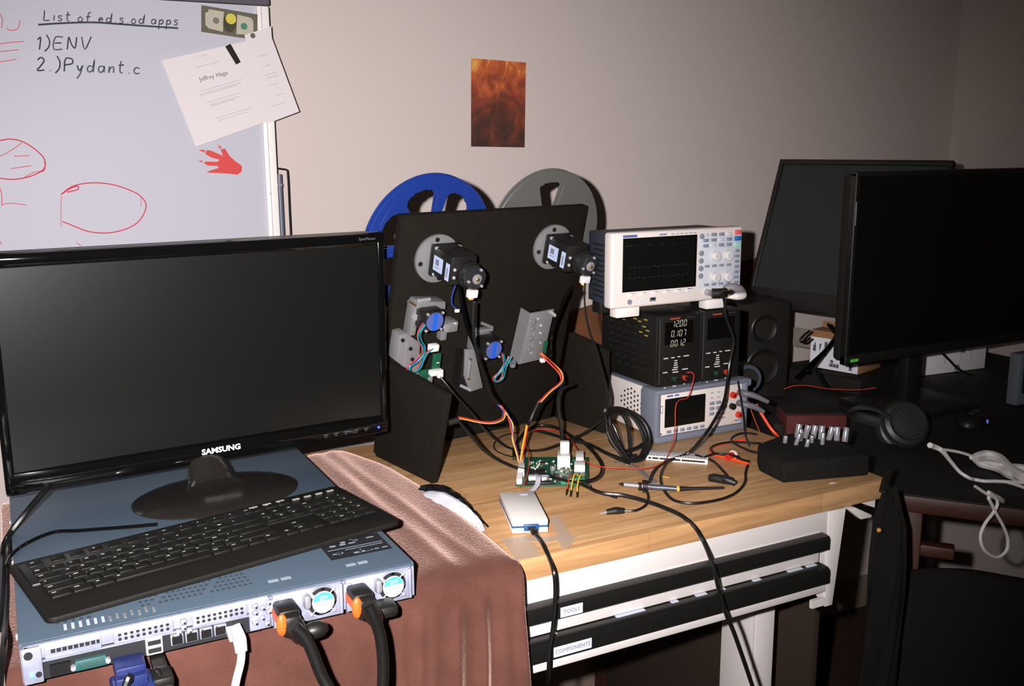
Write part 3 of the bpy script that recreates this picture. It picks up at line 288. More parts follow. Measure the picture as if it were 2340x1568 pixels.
# ------------------------------------------------------------------ blanket draped under the server
VEL = mat('velvet', (92, 60, 52), 1, spec=.0, sheen=1., bump=.5, bscale=320, var=.2, vscale=16)
def blanket():
    def XR(y):
        T = [(.56, .117), (.53, .127), (.43, .1555), (.33, .167), (.218, .169), (.105, .1716), (.025, .170), (-.05, .166)]
        for (a, xa), (c, xc) in zip(T, T[1:]):
            if a >= y >= c: return xa+(xc-xa)*(a-y)/(a-c)
        return .166
    rows = []
    path = [('t', .56-.0295*i) for i in range(20)]
    path += [('e', a) for a in (12, 30, 48, 66, 84)]
    path += [('h', z) for z in [-.03-.027*i for i in range(24)]]
    NX = 110
    for kind, v in path:
        row = []
        for i in range(NX+1):
            f = i/NX
            if kind == 't': y = v; xr = XR(y); z = .0105; dr = 0
            elif kind == 'e':
                a = math.radians(v); y = -.001-.030*math.sin(a)-.004; z = .0105-.032*(1-math.cos(a)); xr = .166; dr = v/90*.3
            else:
                z = v-.0; y = -.037; xr = .166-.006*math.sin((v+.1)*9)*.5-.004; dr = min(1, .3+(-v)*4)
            x = -.452+(xr+.452)*f
            k = max(0, min(1, (x+.06)/.12))
            fold = sum(a_*math.exp(-((x-c_+.006*math.sin(v*6+c_*40)*(-v))/w_)**2) for c_, a_, w_ in ((-.012, .012, .006), (.012, .016, .0055), (.030, .009, .006), (.062, .012, .007), (.098, .018, .007), (.128, .008, .012), (.155, .012, .009)))+.004*math.sin(x*47+v*2)
            y2 = y-dr*(fold*k+.004*k+.0025*math.sin(x*30))
            if kind == 'h': x += .006*math.sin(v*11+x*20)*dr*k
            z2 = z
            if kind == 't':
                # soft long creases running toward the front edge on the bare strip, and a rolled hem
                q = max(0, min(1, (x+.01)/.05))
                z2 += q*(.0012*math.sin((x*1.0+.18*(.56-y))*90)+.0030*math.exp(-((x-(.075-.02*(y/.5)))/.010)**2)+.0022*math.exp(-((x-(.115-.03*(y/.5)))/.008)**2)+.003)
                e = (xr-x)
                if e < .02: z2 = .002+(z2-.002)*math.sqrt(max(0, 1-(1-e/.02)**2))
                z2 = max(z2, .0025) if q < 1 else max(z2, .0018)
                if x < .0: z2 = min(z2, .0108)
            row.append((x, y2, z2))
        rows.append(row)
    b = MB(); b.grid(rows, VEL)
    o = b.top('blanket', 'brown velvet blanket draped under the server and over the bench front', 'blanket', sharp=180)
    m = o.modifiers.new('thick', 'SOLIDIFY'); m.thickness = .004; m.offset = -1
    m2 = o.modifiers.new('smooth', 'SUBSURF'); m2.levels = 1; m2.render_levels = 1
blanket()

# ------------------------------------------------------------------ rack server
t = thing('rack_server', 'blue-grey rack server lying flat under the keyboard with its ports facing out', 'server', (0, -.0541, .0125), .22)
SH = .043
SVG = mat('slot_dark', (24, 26, 30), .7)
b = MB(); b.box((-.217, .335, .0205), (.434, .662, .041), GALV)
b.box((-.433, .33, .0213), (.003, .66, .0426), GALV, b=.001); b.box((-.001, .33, .0213), (.003, .66, .0426), GALV, b=.001)
for y in (.05, .27, .42): b.cyl((-.4352, y, .030), .004, .004, CHROME, 'X', n=12)
b.part('chassis', t)
b = MB(); b.box((-.217, .335, .0424), (.436, .664, .0014), LIDBL, b=.0006)
b.box((-.217, .0015, .0405), (.434, .003, .004), LIDBL)
for a0, y0, nx, ny, dx, dy in ((.190, .035, 20, 6, .0063, .0105), (.365, .035, 5, 4, .0078, .0105)):
    for i in range(nx):
        for j in range(ny):
            if (i+j) % 9 == 8: continue
            b.box((-a0-i*dx-j*.0012, y0+j*dy, .0432), (.0036, .0062, .0003), mat('vent_dark', (58, 68, 80), .8))
for i in range(7): b.box((-.300-i*.0075, .020+(i % 2)*.004, .0432), (.0028, .012, .0004), STEEL)
for i in range(6): b.box((-.352-i*.0075, .022, .0432), (.003, .014, .0004), mat('vent_light', (190, 198, 210), .6))
for x in (-.070, -.055, -.165, -.15): b.box((x, .03, .0432), (.012, .007, .0003), mat('lid_mark', (150, 164, 176), .5))
b.part('top_cover', t)
b = MB(trn(-.047, .082, .0432)); INK = mat('sticker_dark', (34, 38, 42), .5); SVL = mat('sticker_line', (150, 160, 172), .5)
b.box((0, 0, 0), (.080, .058, .0004), INK)
for i in range(26):
    b.box((random.uniform(-.034, .034), random.choice((-.02, -.013, .012, .019, .024)), .0003), (random.uniform(.003, .011), random.uniform(.0015, .005), .0002), SVL)
b.box((0, 0, .0003), (.072, .0008, .0002), SVL); b.box((.01, -.006, .0003), (.05, .0008, .0002), SVL); b.box((-.008, -.014, .0003), (.02, .006, .0003), INK)
b.part('service_sticker', t, label='dark printed diagram sticker')
# rear face: expansion slots, sockets, two power supplies
b = MB(); b.box((-.305, -.001, .0335), (.245, .004, .016), GALV, b=.0008)
b.box((-.305, -.003, .0395), (.25, .005, .002), WPL); b.box((-.305, -.002, .0225), (.25, .003, .002), GALV)
b.box((-.31, .001, .012), (.24, .003, .022), SVG)
b.part('rear_frame', t)
for a0, a1, dots in ((.357, .412, 0), (.284, .345, 1), (.204, .264, 2)):
    s = MB(); w_ = a1-a0; xc = -(a0+a1)/2
    s.box((xc, -.004, .0315), (w_, .003, .0135), GALV, b=.001)
    s.box((xc, -.006, .0375), (w_*.96, .003, .0016), WPL); s.box((xc, -.006, .0255), (w_*.96, .002, .0012), GALV)
    if dots == 0:
        s.box((xc+.002, -.0058, .0325), (w_*.86, .001, .0040), SVG)
        for i in range(9): s.box((xc-w_*.4+i*w_*.1, -.0062, .0325), (.0012, .001, .004), GALV)
    else:
        for j in range(2):
            for i in range(9): s.cyl((xc-w_*.40+i*w_*.1, -.0056, .0292+j*.0052), .0019, .0008, SVG, 'Y', n=6)
    s.part('expansion_slot', t)
for x, z in ((-.2735, .034), (-.2735, .0275), (-.268, .022), (-.279, .0225), (-.1955, .034), (-.187, .030), (-.1955, .026), (-.188, .018), (-.196, .014), (-.18, .035), (-.18, .024), (-.183, .010)):
    b = MB(); b.box((x, -.005, z), (.0062, .007, .0052), GALV, b=.0012); b.box((x+.001, -.0092, z-.001), (.002, .001, .002), SVG); b.part('slot_latch', t)
b = MB(); b.box((-.19, -.002, .021), (.024, .004, .036), GALV, b=.001); b.part('latch_plate', t)
b = MB(); b.box((-.369, -.002, .009), (.032, .008, .012), mat('serial_teal', (44, 84, 84), .45), b=.002)
for x in (-.3865, -.3525): b.cyl((x, -.006, .009), .0028, .006, CHROME, 'Y', n=6)
for i in range(9): b.cyl((-.379+i*.0025, -.0065, .0105-(i % 2)*.003), .0006, .002, BRASS, 'Y', n=6)
b.part('serial_port', t)
b = MB(); b.box((-.3985, -.002, .010), (.02, .006, .012), mat('port_black', (14, 14, 14), .5)); b.part('network_port', t)
for x in (-.305,):
    b = MB(); b.box((x, -.002, .0125), (.0175, .007, .0195), WPL, b=.001); b.box((x, -.0058, .0168), (.0135, .001, .0052), SVG); b.box((x, -.0058, .0078), (.0135, .001, .0052), SVG); b.part('usb_port', t)
for k in range(4):
    b = MB(); x = -.281+.0155*k; b.box((x, -.002, .0135), (.0135, .005, .0125), GALV, b=.0006); b.box((x, -.0048, .013), (.011, .001, .0095), mat('port_black', (14, 14, 14), .5)); b.box((x-.004, -.0052, .0185), (.002, .001, .0016), BRASS); b.part('network_port', t)
b = MB(); b.box((-.424, -.003, .0205), (.019, .006, .04), GALV, b=.0015); b.cyl((-.427, -.0065, .033), .0042, .002, SVG, 'Y', n=16); b.cyl((-.419, -.0065, .0105), .003, .002, SVG, 'Y', n=12); b.part('control_panel', t)
b = MB(); b.sph((-.4255, -.0068, .0112), .0026, mat('blue_led', (90, 170, 255), .4, emit=2.5)); b.part('indicator_light', t, label='lit blue indicator')
def psu_unit(a):      # a = distance of the fan centre from the right edge
    m = MB(); x = -a
    m.box((x-.0165, -.002, .0205), (.0815, .006, .0405), GALV, b=.001)
    m.box((x+.0225, -.006, .0205), (.004, .004, .038), GALV, b=.001); m.box((x-.056, -.005, .026), (.010, .005, .022), GALV, b=.001)
    o = m.part('power_supply', t)
    f = MB(); f.lathe([(.0175, 0), (.0175, .002), (.0192, .002), (.0192, 0)], GALV, 28, M=trn(x, -.0048, .022) @ FRONT)
    f.cyl((x, -.0052, .022), .0176, .001, SVG, 'Y', n=28)
    for k in range(7): f.box((0, .0115, .0012), (.0045, .010, .0008), BLKG, M=trn(x, -.006, .022) @ FRONT @ rotm('Z', k*51.4) @ rotm('Y', 25))
    for k in range(4):
        an = math.radians(45+90*k); f.tube([(x+.009*math.cos(an), -.008, .022+.009*math.sin(an)), (x+.019*math.cos(an), -.008, .022+.019*math.sin(an))], .0008, CHROME, n=6)
        f.sph((x+.0195*math.cos(an), -.008, .0215+.0185*math.sin(an)), .0019, CHROME, n=8)
    f.part('fan', o)
    l = MB(); l.cyl((x, -.0095, .0224), .0132, .002, WPL, 'Y', n=28)
    l.prism([(.0128*math.cos(math.radians(an)), .0128*math.sin(math.radians(an))) for an in range(12, 169, 12)], .0003, mat('seafoam', (70, 178, 158), .5), M=trn(x, -.0106, .0224) @ FRONT)
    l.text('EPP', .0066, WPL, trn(x, -.011, .0282) @ FRONT, .0001); l.text('1100W', .0062, mat('label_ink', (120, 120, 130), .6), trn(x, -.0108, .0198) @ FRONT, .0001)
    l.part('fan_label', o, label='round white and green wattage label')
    h = MB(); h.box((x-.0195, -.010, .028), (.008, .012, .017), STEEL, b=.003); h.cyl((x-.0135, -.012, .034), .0022, .006, CHROME, 'Y', n=10); h.part('pull_tab', o)
    c = MB(); c.sph((x-.0580, -.046, .0240), .0130, ORANGE, (.50, .34, 1.0), 24); c.box((x-.0575, -.022, .0220), (.004, .044, .010), ORANGE); c.part('release_latch', o, label='orange release latch')
psu_unit(.0305); psu_unit(.1175)

# things plugged into the server
def power_cord(name, label, a, path, knob):
    y0 = -.0541
    t = thing(name, label, 'power cord', (-a, y0-.012, .0125), 0, 'black power cords of the server')
    a += .006
    b = MB(); b.box((-a, y0-.022, .038), (.024, .034, .020), BLK, b=.004); b.box((-a, y0-.040, .0325), (.022, .022, .026), BLK, b=.006)
    b.tube([(-a+.002, y0-.048, .034), (-a+.005, y0-.06, .026), path[0]], [.011, .010, .0075], BLK, n=12); b.part('plug', t, True)
    if knob:
        k = MB(); k.sph((-a+.026, y0-.045, .021), .0105, BLK, (1.5, 1, .95)); k.box((-a+.014, y0-.043, .018), (.016, .016, .014), DGREY, b=.003); k.cyl((-a+.015, y0-.053, .020), .002, .004, CHROME, 'Y', n=10); k.part('strain_clamp', t, True)
    else:
        k = MB(); k.box((-a+.026, y0-.03, .020), (.03, .03, .016), BLK, b=.006); k.part('strain_clamp', t, True)
    c = MB(); c.tube([path[0]]+path[1:]+[(path[-1][0]+.01, path[-1][1], path[-1][2]-.12), (path[-1][0]+.02, path[-1][1]+.03, -.88)], .0068, CABLE, n=12); c.part('cord', t, True)
power_cord('power_cable', 'thick black cord in the middle power supply with a black clamp knob', .158, [tuple(p) for p in D['cordA']], True)
power_cord('power_cable', 'thick black cord in the outer power supply beside the server corner', .071, [tuple(p) for p in D['cordB']], False)
def cord(name, label, cat, segs, plug=None, group=None):
    """segs: list of (part, pts, radius, material); one mesh if single and no plug"""
    t = thing(name, label, cat, (segs[0][1][0][0], segs[0][1][0][1], min(p[2] for p in segs[0][1])), 0, group)
    for nm, pts, r, m in segs:
        b = MB(); b.tube(pts, r, m, n=8); b.part(nm, t, True)
    for nm, fn in (plug or []):
        b = MB(); fn(b); b.part(nm, t, True)
    return t
def vga(b):
    y = -.0541-.022
    b.box((-.333, y, .016), (.031, .03, .014), BLUEP, b=.002); b.prism([(-.0165, .012), (.0165, .012), (.012, -.014), (-.010, -.022), (-.016, -.012)], .016, BLUEP, M=trn(-.333, y-.008, .004) @ FRONT, b=.002)
    for k in range(4): b.box((-.336+k*.006, y-.026, -.006), (.002, .003, .022), BLUEP)
    b.cyl((-.350, y-.012, .004), .004, .03, BLUEP, 'Y', n=12); b.cyl((-.316, y-.012, .004), .004, .03, BLUEP, 'Y', n=12)
cord('video_cable', 'blue-plugged video cable hanging from the back of the server', 'cable', [('cord', [(-.333, -.080, -.020)]+[tuple(p) for p in D['cordVGA'][1:]]+[(-.36, -.10, -.3), (-.36, -.06, -.88)], .0042, CABLE)], [('plug', vga)])
def usbp(b):
    b.box((-.303, -.068, .008), (.015, .03, .008), BLK, b=.001); b.box((-.303, -.088, .001), (.022, .03, .014), BLK, b=.004); b.box((-.3, -.098, -.006), (.014, .014, .012), BLK, b=.003)
cord('usb_cable', 'short black usb plug and cord beside the blue video plug', 'cable', [('cord', [(-.301, -.096, -.004)]+[tuple(p) for p in D['cordUSB'][1:]]+[(-.30, -.09, -.3), (-.29, -.05, -.88)], .003, CABLE)], [('plug', usbp)])
NET = D['cordNET']
def netp(b):
    b.tube([NET[0], NET[1], NET[2]], [.006, .0085, .0075], WPL, n=12, flat=(1, .7)); b.box((NET[0][0]-.001, -.066, .022), (.011, .022, .009), WPL, b=.001)
cord('network_cable', 'white network cable hanging from the server below the slots', 'cable', [('cord', [tuple(p) for p in NET[2:]]+[(NET[-1][0], NET[-1][1], -.3), (NET[-1][0]+.01, NET[-1][1]+.05, -.88)], .0044, WPL)], [('plug', netp)])

# ------------------------------------------------------------------ keyboard
t = thing('keyboard', 'black full-size keyboard with a worn number pad lying on the server', 'keyboard', (-.206, .107, .0566), 11.4)
b = MB(); poly = []
for cx, cy, a0 in ((.212, .079, 0), (-.212, .079, 90), (-.212, -.079, 180), (.212, -.079, 270)):
    for k in range(5):
        a = math.radians(a0+22.5*k); poly.append((cx+.011*math.cos(a), cy+.011*math.sin(a)))
b.prism(poly, .008, mat('keyboard_black', (20, 18, 14), .6, spec=.3), b=.0025); b.box((0, .04, .006), (.43, .07, .010), BLK, b=.003); b.part('body', t)
b = MB(); KEYM = mat('key_black', (18, 17, 13), .6, spec=.35); LEG = mat('key_print', (176, 176, 164), .5)
def key(x, y, w=1., h=1., lg=True):
    b.box((x+(w-1)*.0093, y, .0105), (.0186*w-.0022, .0186*h-.0024, .004), KEYM, b=.0012)
    if lg and random.random() < .8: b.box((x-.003+random.uniform(-.001, .001), y+.003, .0127), (random.uniform(.0012, .0055), random.uniform(.001, .002), .0003), LEG)
x0 = -.207
for r, row in enumerate([[1]*13+[2], [1.5]+[1]*12+[1.5], [1.75]+[1]*11+[2.25], [2.25]+[1]*10+[2.75], [1.25, 1.25, 1.25, 6.25, 1.25, 1.25, 1.25, 1.25]]):
    x = x0
    for wd in row: key(x+.0093, .036-r*.0187, wd); x += .0186*wd
for k in range(13): key(x0+.0093+k*.0222+(0 if k == 0 else .004), .063, 1)
for r in range(2):
    for k in range(3): key(.0855+k*.0188, .036-r*.0187)
for k in range(3): key(.0855+k*.0188, .063)
for k in range(3): key(.0855+k*.0188, -.0388)
key(.1043, -.020)
for r in range(5):
    for k in range(4): key(.1475+k*.0178, .036-r*.0187)
for k in range(4): b.box((.145+k*.018, .065, .0112), (.010, .004, .001), LEG)
for k in range(3): b.box((.083+k*.02, .0695, .0127), (.012, .0035, .0004), LEG)
b.part('keys', t)

# ------------------------------------------------------------------ monitor on the server
t = thing('monitor', 'black glossy monitor standing on the server behind the keyboard', 'monitor', (-.166, .302, .0564), 4.89)
ML = t.matrix_basis.inverted() @ Matrix.Translation((-.1553, .3604, .0913+G)) @ rotm('Z', 4.89) @ rotm('X', 1.17)
b = MB(ML); Wm, Hm = .569, .332
def rrect(w, h, r, cx=0, cy=0):
    o = []
    for sx, sy, a0 in ((1, 1, 0), (-1, 1, 90), (-1, -1, 180), (1, -1, 270)):
        for k in range(4):
            a = math.radians(a0+30*k); o.append((cx+sx*(w/2-r)+r*math.cos(a), cy+sy*(h/2-r)+r*math.sin(a)))
    return o
def frame_ring(mb, w, h, l, r_, tp, bt, dep, m, M, bev=.003):
    """bezel built of four mitred bars, front face at y=0"""
    O = [(-w/2, 0), (w/2, 0), (w/2, h), (-w/2, h)]; I = [(-w/2+l, bt), (w/2-r_, bt), (w/2-r_, h-tp), (-w/2+l, h-tp)]
    for k in range(4):
        q = [O[k], O[(k+1) % 4], I[(k+1) % 4], I[k]]; mb.prism(q, dep, m, M=M @ trn(0, dep, 0) @ FRONT)
b.box((0, .026, Hm/2), (Wm-.004, .034, Hm-.004), BLK, b=.01); b.box((0, .055, Hm*.48), (.34, .04, .2), BLK, b=.015); b.part('back_shell', t)
b = MB(ML)
def bar(c, d): b.box(c, d, BLKG, b=.004, seg=3)
def bowed(zc, h):
    rows = []
    for j in range(13):
        v = -1+2*j/12; row = []
        for i in range(61):
            x = (-1+2*i/60)*Wm/2; d_ = max(0, abs(x)-.19); row.append((x, -.0150+.9*d_*d_+.0035*v*v+(.0075 if abs(v) == 1 else 0), zc+v*h/2))
        rows.append(row)
    b.grid(rows, BLKG); b.box((0, -.0005, zc), (Wm-.002, .011, h-.001), BLKG)
bowed(Hm-.0105, .021); bowed(.0165, .033)
bar((-Wm/2+.0065, .001, Hm/2), (.013, .0175, Hm-.006)); bar((Wm/2-.0065, .001, Hm/2), (.013, .0175, Hm-.006))
b.tube([(-Wm/2+.012, -.0115, .010), (-.1, -.0145, .0060), (0, -.0148, .0055), (.1, -.0145, .0060), (Wm/2-.012, -.0115, .010)], .0016, BLKG, n=8)
b.text('SAMSUNG', .0118, mat('silver_print', (225, 225, 228), .35), trn(.006, -.0150, .0200) @ FRONT, .0003, bold=.0004, sx=1.08)
b.text('SyncMaster', .0062, mat('dim_print', (92, 92, 92), .4), trn(.252, -.0149, Hm-.009) @ FRONT, .0002)
for k in range(5): b.box((.172+k*.0172, -.0152, .0150), (.008, .0008, .0012), mat('dim_print', (92, 92, 92), .4)); b.box((.172+k*.0172, -.0150, .0118), (.004, .0008, .001), mat('dim_print', (92, 92, 92), .4))
b.part('bezel', t)
b = MB(ML); b.box((0, -.0025, Hm/2+.006), (Wm-.024, .006, Hm-.05), SCREEN); b.part('screen', t)
b = MB(ML); b.sph((.264, -.0140, .0130), .0022, mat('power_blue', (60, 90, 255), .4, emit=1.6), n=10); b.part('power_light', t, label='lit blue power light')
b = MB(); b.lathe([(0, .011), (.05, .0105), (.085, .0085), (.112, .005), (.119, .002), (.119, 0), (0, 0)], mat('base_gloss', (36, 33, 31), .22), 48, M=Matrix.Diagonal((1, .74, 1, 1))); b.part('base', t)
b = MB(); pts = [(0, .012, .007), (0, .022, .016), (0, .040, .030), (0, .066, .048), (0, .086, .075), (0, .088, .12)]
b.tube(pts, [.046, .036, .030, .027, .027, .030], mat('base_gloss', (36, 33, 31), .22), n=20, flat=(1, .55)); b.part('neck', t)
# ------------------------------------------------------------------ whiteboard behind the monitor
WBY = .93
t = thing('whiteboard', 'mobile whiteboard with black and red marker writing behind the glossy monitor', 'whiteboard', (-.30, WBY+.02, -G))
WBM = mat('whiteboard_enamel', (178, 178, 188), .5, spec=.25)
b = MB(); b.box((-.45, WBY+.008, .43), (1.08, .014, .80), WBM); b.part('board', t, True)
b = MB(); b.box((.0915, WBY+.006, .43), (.0245, .024, .80), WPL, b=.003); b.box((.088, WBY-.0065, .43), (.0012, .001, .80), mat('seam_grey', (160, 160, 168), .5))
b.cyl((.0875, WBY-.007, .462), .0016, .002, STEEL, 'Y', n=10); b.part('side_rail', t, True)
b = MB(); b.box((-.44, WBY+.004, .846), (1.09, .026, .030), mat('rail_grey', (88, 84, 92), .5), b=.003); b.part('top_rail', t, True)
b = MB(); b.tube([(.113, WBY+.02, .500), (.113, WBY+.02, .2), (.113, WBY+.02, -.6)], .0058, mat('stand_blue_grey', (92, 100, 118), .4), n=12, sub=1); b.box((.105, WBY+.012, .478), (.022, .014, .006), STEEL, b=.001); b.box((-.4, WBY+.02, -.85), (1.05, .05, .03), mat('stand_blue_grey', (92, 100, 118), .4)); b.box((.113, WBY-.02, -.87), (.04, .09, .03), mat('stand_blue_grey', (92, 100, 118), .4)); b.box((.113, WBY+.02, -.72), (.014, .014, .26), mat('stand_blue_grey', (92, 100, 118), .4)); b.part('stand_post', t, True)
b = MB(); b.tube([(.104, WBY+.02, .5125), (.122, WBY+.02, .5105), (.1305, WBY+.02, .508), (.1315, WBY+.02, .50), (.1315, WBY+.02, .42), (.1315, WBY+.02, .34)], .0018, BLKM, n=8, sub=4); b.part('hanger_loop', t, True)
INKB = mat('marker_black', (58, 62, 72), .6); INKR = mat('marker_red', (206, 66, 84), .6)
GL = {'L': ([(0, 1), (.02, .5), (0, 0), (.45, .04)],), 'E': ([(.5, 1), (.05, .98), (0, .02), (.5, .05)], [(.03, .5), (.42, .54)]), 'N': ([(0, 0), (.05, 1), (.2, .5), (.45, .1), (.52, 1)],), 'V': ([(0, 1), (.25, 0), (.6, 1.05)],), 'P': ([(0, 0), (.06, 1), (.45, .95), (.5, .65), (.05, .5)],),
 'i': ([(.08, .55), (.06, .02)],), 's': ([(.35, .5), (.1, .52), (.05, .35), (.3, .22), (.25, .02), (0, .03)],), 't': ([(.15, .95), (.13, .1), (.3, .02)], [(0, .62), (.35, .66)]), 'o': ([(.2, .5), (.03, .35), (.05, .05), (.28, .04), (.36, .3), (.2, .5)],), 'f': ([(.4, .95), (.22, .95), (.15, .6), (.13, -.05)], [(0, .5), (.35, .54)]),
 'a': ([(.36, .48), (.1, .5), (.0, .2), (.15, .02), (.33, .2), (.37, .5), (.38, .03)],), 'd': ([(.34, .45), (.1, .48), (0, .2), (.15, .02), (.34, .2), (.42, 1), (.4, .03)],), 'v': ([(0, .5), (.15, 0), (.36, .52)],), 'e': ([(.02, .26), (.34, .3), (.2, .5), (.02, .3), (.1, .02), (.36, .06)],), 'p': ([(.03, .5), (0, -.5)], [(.02, .35), (.25, .5), (.36, .3), (.2, .05), (.02, .1)]),
 'y': ([(0, .5), (.15, .1), (.35, .5)], [(.36, .52), (.2, -.2), (.02, -.5)],), 'n': ([(.02, .5), (.0, 0), (.1, .4), (.28, .48), (.32, .02)],), 'c': ([(.36, .42), (.15, .5), (.0, .25), (.12, .02), (.38, .06)],), '1': ([(.05, .75), (.2, 1), (.18, 0)],), '2': ([(0, .8), (.2, 1), (.4, .8), (.2, .35), (0, .02), (.45, .05)],), ')': ([(.05, 1.15), (.25, .7), (.22, .2), (0, -.15)],), '.': ([(.05, .06), (.09, .02)],), 'u': ([(0, .5), (.02, .1), (.2, .03), (.33, .5), (.35, .02)],)}
def scrawl(mb, txt, x, z, h, r, slope=0., sp=1.28, m=None):
    for ch in txt:
        if ch == ' ': x += h*.42; continue
        wd = 0
        for st in GL[ch]:
            mb.tube([(x+(px+.12*py)*h*sp*.8, WBY-.0002, z+py*h) for px, py in st], r, m, n=5, sub=3, flat=(1, 1)); wd = max(wd, max(p[0] for p in st))
        z += slope*(wd+.2)*h; x += (wd*.8+.24)*h*sp
b = MB(); scrawl(b, 'List of ed.s.od apps', -.3055, .783, .0175, .0011, .02, 1.46, INKB)
b.tube([(x, WBY, z) for x, z in D['underline']], .0018, INKB, n=6)
scrawl(b, '1)ENV', -.3225, .7315, .0225, .0012, .06, 1.55, INKB); scrawl(b, '2.)Pydant.c', -.3245, .6945, .0235, .0013, -.01, 1.42, INKB)
b.part('black_lettering', t, True, 'black handwritten list')
b = MB()
for i, L in enumerate(D['red_strokes']):
    b.tube([(x, WBY, z) for x, z in L], .0011 if i in (0, 2, 4, 5) else .0006, INKR, n=5, sub=4)
b.part('red_marking', t, True, 'red marker ovals and scribbles')
# sheets and small things held on the board
PW = D['wbpts']
def sheet(name, label, poly, y, m, extra=None, thick=.0006, group=None):
    b = MB(); b.prism(poly, thick, m, M=trn(0, y, 0) @ FRONT)
    if extra: extra(b)
    return b.top(name, label, 'paper', group)
INKL = mat('print_grey', (158, 154, 162), .7)
def lines1(b):
    M0 = trn(0, WBY-.0068, 0) @ FRONT
    d = Vector((.0158*3.6, .0148*3.6*.95)).normalized(); ang = 17
    def ln(px, pz, l, h=.0008): b.box((0, 0, 0), (l, h, .0002), INKL, M=trn(px, WBY-.0087, pz) @ FRONT @ rotm('Z', ang))
    b.text('Jeffrey Hage', .0118, mat('print_dark', (96, 92, 104), .7), trn(-.0125, WBY-.0087, .6925) @ FRONT @ rotm('Z', ang-2), .0001)
    for px, pz, l in ((-.03, .7305, .018), (-.022, .714, .05), (.0, .675, .085), (.0, .6695, .085), (-.005, .665, .075), (.004, .6515, .066), (.006, .646, .062), (.002, .642, .05), (.022, .622, .075), (.02, .616, .06)): ln(px, pz, l)
sheet('letter_sheet', 'tilted printed letter with a heading pinned on the whiteboard by a black magnet', [tuple(PW['paper'][0]), tuple(PW['paper'][1]), (.103, .6115), (.0655, .7640)], WBY-.0078, PAPER, lines1)
def lines2(b):
    for px, pz, l in ((.086, .735, .02), (.092, .715, .016), (.100, .70, .03), (.103, .694, .026), (.106, .68, .02), (.116, .66, .02), (.112, .64, .03)): b.box((0, 0, 0), (l, .0008, .0002), INKL, M=trn(px, WBY-.0074, pz) @ FRONT @ rotm('Z', 16))
sheet('back_sheet', 'sheet of paper sticking out past the whiteboard edge behind the letter', [(.052, .7720), tuple(PW['paper2'][1]), tuple(PW['paper2'][2]), tuple(PW['paper2'][3]), (.0905, .6030)], WBY-.0066, PAPER, lines2)
b = MB(); q = PW['bill']; BN = mat('note_green_grey', (92, 88, 72), .8, var=.25, vscale=300); BNL = mat('note_pale', (176, 170, 152), .8)
b.prism([tuple(p) for p in q], .0006, BN, M=trn(0, WBY-.0062, 0) @ FRONT)
cx = sum(p[0] for p in q)/4; cz = sum(p[1] for p in q)/4; MN = trn(cx, WBY-.0069, cz) @ FRONT @ rotm('Z', -6.5)
b.prism([(-.045, -.016), (-.012, -.019), (-.012, .019), (-.04, .019), (-.047, .012)], .0002, BNL, M=MN); b.prism([(.014, -.019), (.044, -.016), (.047, -.010), (.045, .016), (.014, .018)], .0002, BNL, M=MN)
b.cyl((0, 0, .0003), .0145, .0002, mat('note_dark', (60, 56, 40), .8), M=MN @ Matrix.Diagonal((.85, 1.25, 1, 1))); b.cyl((.002, .008, .0006), .010, .0002, mat('note_yellow', (196, 186, 70), .8), M=MN)
b.cyl((.028, -.002, .0004), .0065, .0002, mat('note_seal', (60, 120, 100), .7), M=MN); b.cyl((-.026, .0, .0004), .006, .0002, mat('note_mid', (110, 108, 96), .8), M=MN)
for x in (-.046, .046):
    for y in (-.017, .017): b.cyl((x, y, .0006), .005, .0002, BN, M=MN)
b.top('banknote', 'joke banknote with a yellow blot stuck at the top of the whiteboard', 'banknote')
b = MB(); b.prism([tuple(p) for p in PW['mag']], .008, BLKM, M=trn(0, WBY-.0086, 0) @ FRONT, b=.001); b.top('magnet', 'black bar magnet holding the letter on the whiteboard', 'magnet')
b = MB()
for L in D['claw']: b.prism([tuple(p) for p in L], .0006, mat('decal_red', (196, 52, 48), .6), M=trn(0, WBY-.0074 if 0 else WBY-.0002, 0) @ FRONT)
b.top('claw_sticker', 'red clawed footprint sticker low on the whiteboard', 'sticker')

# ------------------------------------------------------------------ poster
pm = bpy.data.materials.new('poster_print'); pm.use_nodes = True; nt = pm.node_tree; pb = nt.nodes['Principled BSDF']; pb.inputs['Roughness'].default_value = .7
tc = nt.nodes.new('ShaderNodeTexCoord'); sp = nt.nodes.new('ShaderNodeSeparateXYZ'); nt.links.new(tc.outputs['Generated'], sp.inputs[0])
ns = nt.nodes.new('ShaderNodeTexNoise'); ns.inputs['Scale'].default_value = 4.2; ns.inputs['Detail'].default_value = 6; ns.inputs['Distortion'].default_value = .9; nt.links.new(tc.outputs['Generated'], ns.inputs[0])
m1 = nt.nodes.new('ShaderNodeMath'); m1.operation = 'MULTIPLY_ADD'; m1.inputs[1].default_value = .62; nt.links.new(sp.outputs['Z'], m1.inputs[0])
m2 = nt.nodes.new('ShaderNodeMath'); m2.operation = 'MULTIPLY_ADD'; m2.inputs[1].default_value = .9; m2.inputs[2].default_value = -.36; nt.links.new(ns.outputs['Fac'], m2.inputs[0]); nt.links.new(m2.outputs[0], m1.inputs[2])
rp = nt.nodes.new('ShaderNodeValToRGB'); cr = rp.color_ramp; cr.elements[0].position = .05; cr.elements[0].color = (*lin((48, 30, 24)), 1); cr.elements[1].position = .80; cr.elements[1].color = (*lin((226, 168, 84)), 1)
for p_, c_ in ((.28, (86, 42, 28)), (.5, (140, 60, 36)), (.68, (190, 92, 44))): e = cr.elements.new(p_); e.color = (*lin(c_), 1)
nt.links.new(m1.outputs[0], rp.inputs[0]); nt.links.new(rp.outputs[0], pb.inputs['Base Color'])
